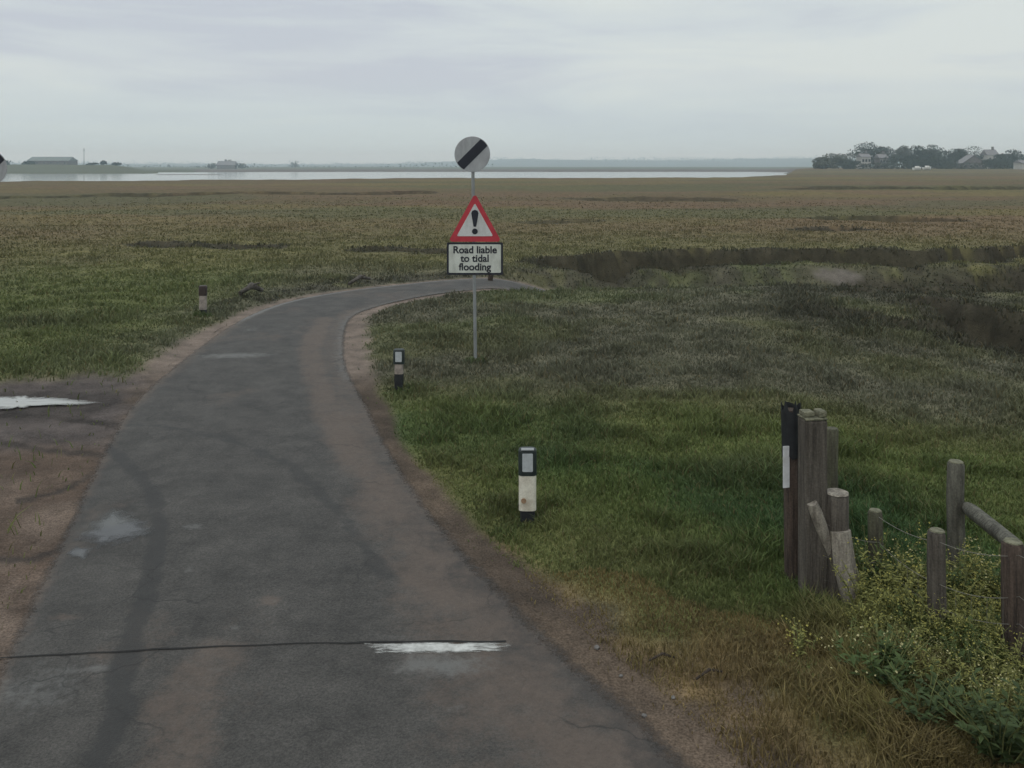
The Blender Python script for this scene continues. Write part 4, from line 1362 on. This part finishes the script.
# ------------------------------------------------------------------ far shore
def make_tree(px, ytop, wpx, Y, label, m='crown', ybase=169.0, flat=0.8, n=420, group='trees on the right headland', seed=0, trunk=0.3, name='tree', leaf=1.0):
    rt = random.Random(seed)
    k = Y / F
    x = (px - 512) * k
    z0 = gz(x, Y) - 0.2
    top = EYE - (ytop - HY) * k - z0
    W = wpx * k / 2
    t = thing(name, (x, Y, z0), label, 'tree', group)
    tk = MB()
    hb = top * trunk
    tk.tube([(0, 0, -0.5), (0.1, 0, hb), (0.3, 0, top * 0.75)], [top * 0.035, top * 0.025, top * 0.01], 7)
    for i in range(4):
        a = rt.uniform(0, 6.28)
        tk.tube([(0.1, 0, hb * 0.9), (math.cos(a) * W * 0.6, math.sin(a) * W * 0.6, top * rt.uniform(0.55, 0.8))], [top * 0.014, top * 0.005], 5)
    tk.build('trunk', M['bark'], t)
    cr_ = MB()
    cl = []
    zc = (hb + top) / 2; hz_ = (top - hb) / 2
    for i in range(9):
        a = rt.uniform(0, 6.28); rr = rt.uniform(0.1, 0.75) * W
        cz = zc + rt.uniform(-0.65, 0.62) * hz_
        cl.append((Vector((math.cos(a) * rr, math.sin(a) * rr * 0.8, cz)), rt.uniform(0.36, 0.55) * W, rt.uniform(0.34, 0.5) * hz_ * (1.1 if flat >= .8 else .7)))
    cl.append((Vector((W * rt.uniform(-.3, .3), 0, top - hz_ * 0.5)), W * rt.uniform(0.4, 0.65), hz_ * 0.5))
    cl.append((Vector((W * rt.uniform(-.4, .4), -W * .2, zc)), W * 0.6, hz_ * 0.55))
    for i in range(n):
        c, rx, rz_ = cl[rt.randrange(len(cl))]
        d = Vector((rt.gauss(0, 1), rt.gauss(0, 1), rt.gauss(0, 1))).normalized() * rt.uniform(0.35, 1.0) ** 0.5
        p = c + Vector((d.x * rx, d.y * rx, d.z * rz_))
        s = rt.uniform(0.35, 0.9) * leaf
        u = Vector((rt.gauss(0, 1), rt.gauss(0, 1), rt.gauss(0, 1))).normalized(); v = u.orthogonal().normalized()
        cr_.add([p - u * s, p - v * s * .7, p + u * s, p + v * s * .7], [(0, 1, 2, 3)])
    cr_.build('crown', M[m], t)
    return t


TREES = [  # px, top, width, distance, kind, label
    (822, 157, 22, 444, 'crown_grey', 'low pale bushy tree at the left end of the headland'),
    (838, 153.5, 28, 473, 'crown_grey', 'pale grey green tree left of the cream house'),
    (852, 150, 20, 488, 'crown', 'slim dark tree just left of the cream house'),
    (866, 142, 34, 503, 'crown', 'tallest broad tree with flat dark crown above the cream house'),
    (882, 146, 26, 510, 'crown', 'dark tree right of the flat crowned tallest tree'),
    (903, 145, 24, 503, 'crown_grey', 'pale tree just right of the gap of sky in the headland wood'),
    (918, 146, 28, 488, 'crown', 'dark round tree in the middle of the headland wood'),
    (934, 144, 30, 510, 'crown', 'tall dark tree right of the middle of the wood'),
    (948, 150, 24, 481, 'crown', 'lower dark tree left of the grey gabled house'),
    (956, 148, 22, 518, 'crown', 'narrow dark tree just behind the left end of the grey gabled house'),
    (974, 145, 30, 532, 'crown', 'broad dark tree rising behind the grey gabled house'),
    (1000, 154, 22, 488, 'crown', 'low dark tree right of the grey gabled house'),
    (1012, 149, 28, 510, 'crown', 'round dark tree near the right edge of the picture'),
    (1032, 153, 30, 510, 'crown', 'dark tree cut by the right edge of the picture'),
    (826, 161, 24, 436, 'crown_grey', 'low scrub tree at the water end of the headland wood'),
    (848, 160, 22, 444, 'crown', 'squat dark tree in front of the cream house gable'),
    (891, 157, 20, 451, 'crown', 'squat dark tree below the gap of sky'),
    (950, 160, 20, 451, 'crown', 'squat dark tree touching the left wall of the gabled house'),
    (992, 159, 22, 451, 'crown', 'squat dark tree at the right wall of the gabled house'),
    (880, 152, 22, 500, 'crown_grey', 'pale soft tree behind the grey stone house'),
    (893, 150.5, 18, 505, 'crown', 'thin dark tree closing the wood under the gap of sky'),
    (926, 149, 24, 505, 'crown', 'dark tree filling the back of the middle of the wood'),
    (963, 150, 22, 520, 'crown', 'dark tree behind the ridge of the gabled house'),
    (990, 153, 22, 520, 'crown', 'dark tree behind the pale tall house'),
    (1002, 157, 26, 470, 'crown', 'squat dark tree between the gabled house and the right edge'),
    (922, 159, 30, 440, 'crown', 'lowest wide dark tree along the front of the wood'),
    (910, 156, 30, 458, 'crown', 'short dark tree in front of the middle of the wood'),
    (938, 157, 30, 458, 'crown', 'short dark tree in front of the tall dark one'),
]
for i, (px, yt, w, D, m, lb) in enumerate(TREES):
    make_tree(px, yt, w, D, lb, m, seed=i + 1, trunk=0.04 if i != 3 else 0.25, n=2400 if w > 20 else 400, leaf=0.66)


def house(px0, px1, yeave, yridge, Y, wall, roof, label, name='house', gable=False, chim=True, cat='house', depth=7.5, nwin=3):
    k = Y / F
    x0 = (px0 - 512) * k; x1 = (px1 - 512) * k
    xc = (x0 + x1) / 2; w = x1 - x0
    z0 = gz(xc, Y) - 0.6
    e_ = EYE - (yeave - HY) * k - z0; r_ = EYE - (yridge - HY) * k - z0
    t = thing(name, (xc, Y, z0), label, cat)
    d = depth
    wb = MB(); wb.box((0, 0, e_ / 2), (w, d, e_))
    if gable:
        wb.add([(-w / 2, -d / 2 + .02, e_), (w / 2, -d / 2 + .02, e_), (0, -d / 2 + .02, r_ - .15), (-w / 2, d / 2 - .02, e_), (w / 2, d / 2 - .02, e_), (0, d / 2 - .02, r_ - .15)], [(0, 1, 2), (5, 4, 3)])
    wb.build('wall', M[wall], t)
    rb_ = MB(); o = 0.4; th = 0.25
    if gable:
        for s in (-1, 1):
            a = (s * (w / 2 + o), e_ - o * 0.3); b = (0, r_)
            rb_.add([(a[0], -d / 2 - o, a[1]), (b[0], -d / 2 - o, b[1]), (b[0], d / 2 + o, b[1]), (a[0], d / 2 + o, a[1]),
                     (a[0], -d / 2 - o, a[1] - th), (b[0], -d / 2 - o, b[1] - th), (b[0], d / 2 + o, b[1] - th), (a[0], d / 2 + o, a[1] - th)],
                    [(0, 1, 2, 3), (7, 6, 5, 4), (0, 4, 5, 1), (3, 2, 6, 7), (0, 3, 7, 4)])
    else:
        X = w / 2 + o
        rb_.add([(-X, -d / 2 - o, e_), (X, -d / 2 - o, e_), (X, d / 2 + o, e_), (-X, d / 2 + o, e_), (-X * .96, 0, r_), (X * .96, 0, r_)],
                [(0, 1, 5, 4), (2, 3, 4, 5), (1, 2, 5), (3, 0, 4), (3, 2, 1, 0)])
    rf = rb_.build('roof', M[roof], t)
    if chim:
        c = MB(); c.box((w * 0.28, 0, r_ + 0.3), (1.0, 0.9, 2.2)); c.box((w * 0.28, 0, r_ + 1.5), (1.2, 1.1, 0.25)); c.build('chimney', M['stone_wall'], rf)
    for i in range(nwin):
        xx = (i + 0.5) / nwin * w - w / 2
        for zz in ([e_ * 0.32, e_ * 0.72] if e_ > 6 else [e_ * 0.55]):
            f = MB(); f.box((xx, -d / 2 - 0.03, zz), (1.3, 0.10, 1.7))
            fo = f.build('window', M['render_wall'], t)
            g_ = MB(); g_.box((xx, -d / 2 - 0.09, zz), (1.05, 0.06, 1.45)); g_.build('pane', M['glass'], fo)
    return t


house(859, 868, 157, 153.5, 473, 'render_wall', 'slate', 'cream rendered house among the trees under the tallest flat crown')
house(877, 885, 158, 154, 473, 'stone_wall', 'slate', 'grey stone house right of the cream house, under the gap of sky', nwin=3)
house(959, 982, 163, 155, 466, 'stone_wall', 'slate', 'wide grey gabled house in front of the dark trees', gable=True, nwin=4, chim=False)
house(984, 995, 155, 149.5, 518, 'render_wall', 'slate', 'pale tall house with chimney showing over the trees right of the gabled house', nwin=2)
house(1018, 1034, 163, 160, 414, 'render_wall', 'slate', 'small pale house at the right edge of the picture', chim=False, nwin=2)
house(32, 73, 160.8, 156.8, 660, 'stone_wall', 'shed_roof', 'long low farm building on the bank across the water', 'farm_building', chim=False, cat='farm building', depth=14, nwin=6)
house(218, 236, 165, 161, 900, 'stone_wall', 'slate', 'small hazy grey house on the mound across the water', chim=False, nwin=2)

for i, (px, yt, w, D, lb) in enumerate([(5, 160, 16, 640, 'dark shrub tree at the left end of the long farm building'), (28, 161, 14, 610, 'dark shrub tree in front of the long farm building'),
                                        (103, 160.5, 8, 640, 'small dark round tree just right of the mast'), (116, 162.5, 9, 640, 'lower small tree at the right end of the left bank'),
                                        (92, 163, 12, 650, 'low hedge tree at the foot of the mast'), (212, 163, 16, 900, 'hazy tree left of the small house on the mound'), (228, 158.5, 10, 910, 'hazy peaked tree above the small house on the mound'),
                                        (242, 163, 14, 900, 'hazy tree right of the small house on the mound'), (295, 160.5, 10, 1100, 'lone hazy round tree on the far shore left of the signs')]):
    make_tree(px, yt, w, D, lb, 'crown' if i < 5 else 'crown_grey', seed=40 + i, n=160, group='trees across the water', trunk=0.1, leaf=1.2)

k = 640 / F
x = (84 - 512) * k; z = gz(x, 640)
t = thing('radio_mast', (x, 640, z), 'thin dark mast standing right of the long farm building', 'mast')
b = MB(); hm = EYE - (148 - HY) * k - z
b.tube([(0, 0, -1), (0, 0, hm)], [0.22, 0.12], 8); b.build('pole', M['bark'], t)
b = MB(); b.box((0, 0, hm - 2.0), (1.8, 0.16, 0.16)); b.box((0, 0, hm - 0.9), (1.2, 0.16, 0.16)); b.build('crossbar', M['bark'], t)

for (px, D, lb) in ((917, 395, 'left of two tiny white boats lying on the marsh before the wood'), (927, 402, 'right of two tiny white boats lying on the marsh before the wood')):
    x = (px - 512) / F * D; z = gz(x, D)
    t = thing('boat', (x, D, z), lb, 'boat', 'white boats on the marsh', 0.3)
    b = MB()
    vs, fs = [], []
    for (xx, wv, zt) in ((-2.1, 0.8, 1.15), (-1, 0.95, 1.1), (0.6, 0.9, 1.15), (1.7, 0.5, 1.3), (2.3, 0.05, 1.45)):
        vs += [(xx, -wv, zt), (xx * .95, -wv * .6, 0.25), (xx * .9, 0, 0.05), (xx * .95, wv * .6, 0.25), (xx, wv, zt)]
    for i in range(4):
        for j in range(4): fs.append((i * 5 + j, i * 5 + j + 1, i * 5 + j + 6, i * 5 + j + 5))
        fs.append((i * 5 + 4, i * 5, i * 5 + 5, i * 5 + 9))
    fs.append((0, 1, 2, 3, 4)); b.add(vs, fs); b.build('hull', M['hull'], t)
    c = MB(); c.box((0.1, 0, 1.45), (1.6, 1.2, 0.8), 0, 0.12); c.build('cabin', M['hull'], t)


hg = thing('hedge', (((940 - 512) / F) * 435, 435, gz((940 - 512) / F * 435, 435)), 'long low dark hedge along the foot of the headland wood', 'hedge')
rh = random.Random(8)
hbm = MB()
for i in range(2600):
    xx = rh.uniform(-46, 42)
    p = Vector((xx, rh.uniform(-1.5, 1.5), rh.uniform(0, 2.2 + 1.3 * float(vn(xx / 5, 2, 95)))))
    q = rh.uniform(0.25, 0.55); u = Vector((rh.gauss(0, 1), rh.gauss(0, 1), rh.gauss(0, 1))).normalized(); v = u.orthogonal().normalized()
    hbm.add([p - u * q, p - v * q * .7, p + u * q, p + v * q * .7], [(0, 1, 2, 3)])
hbm.build('foliage', M['crown'], hg)
for xx in range(-44, 42, 6):
    stb = MB(); stb.tube([(xx, 0, -0.3), (xx + 0.2, 0, 1.8)], [0.12, 0.05], 5); stb.build('stem', M['bark'], hg)


def far_woods():
    rg = np.random.default_rng(77)
    n = 9000
    a = rg.uniform(-0.68, 0.72, n)
    D = rg.choice([1500.0, 3300.0, 3700.0, 3950.0, 4050.0, 4150.0], n) + rg.uniform(-60, 60, n)
    D = np.where((a > -0.02) & (D < 2000), 4000, D)
    x = a * D
    den = vn(x / 90.0, D * 0.0 + 3, 91) * 0.6 + vn(x / 33.0, D * 0.0 + 8, 92) * 0.4
    keep = (den > 0.36) | (rg.uniform(0, 1, n) < 0.3)
    x, D, den = x[keep], D[keep], den[keep]
    z = height(x, D)
    n = len(x)
    hh = (1.5 + 34 * np.maximum(den - 0.36, 0)) * np.where(D < 2000, 0.5, 1.0)
    u = rg.normal(0, 1, (n, 3)); u /= np.linalg.norm(u, axis=1)[:, None]
    w = np.cross(u, rg.normal(0, 1, (n, 3))); w /= np.linalg.norm(w, axis=1)[:, None]
    s = (rg.uniform(1.8, 4.2, n) * np.where(D < 2000, 0.5, 1.0))[:, None]
    p = np.stack([x, D, z + rg.uniform(0, 1, n) ** 1.6 * hh], -1)
    v = np.stack([p - u * s, p - w * s * .7, p + u * s, p + w * s * .7], 1).reshape(-1, 3)
    q = np.arange(n * 4).reshape(n, 4)
    o = link('far_woods', fast_mesh('far_woods', v, [q], None, False), M['far_wood'])
    tag(o, 'hazy blue line of woods along the far shore below the sky', 'woods', kind='stuff')


far_woods()

# ------------------------------------------------------------------ haze
hb = MB(); hb.box((0, 0, 29), (10000, 10000, 70))
hm_ = bpy.data.materials.new('haze'); hm_.use_nodes = True
N, L = hm_.node_tree.nodes, hm_.node_tree.links
N.clear()
o_ = N.new('ShaderNodeOutputMaterial'); pv = N.new('ShaderNodeVolumePrincipled')
pv.inputs['Color'].default_value = (0.72, 0.90, 1.0, 1)
pv.inputs['Density'].default_value = 0.00040
pv.inputs['Anisotropy'].default_value = 0.25
pv.inputs['Absorption Color'].default_value = (1, 1, 1, 1)
L.new(pv.outputs[0], o_.inputs['Volume'])
tag(hb.build('haze', hm_), 'thin pale sea haze lying over the whole marsh and estuary', 'haze', kind='stuff')
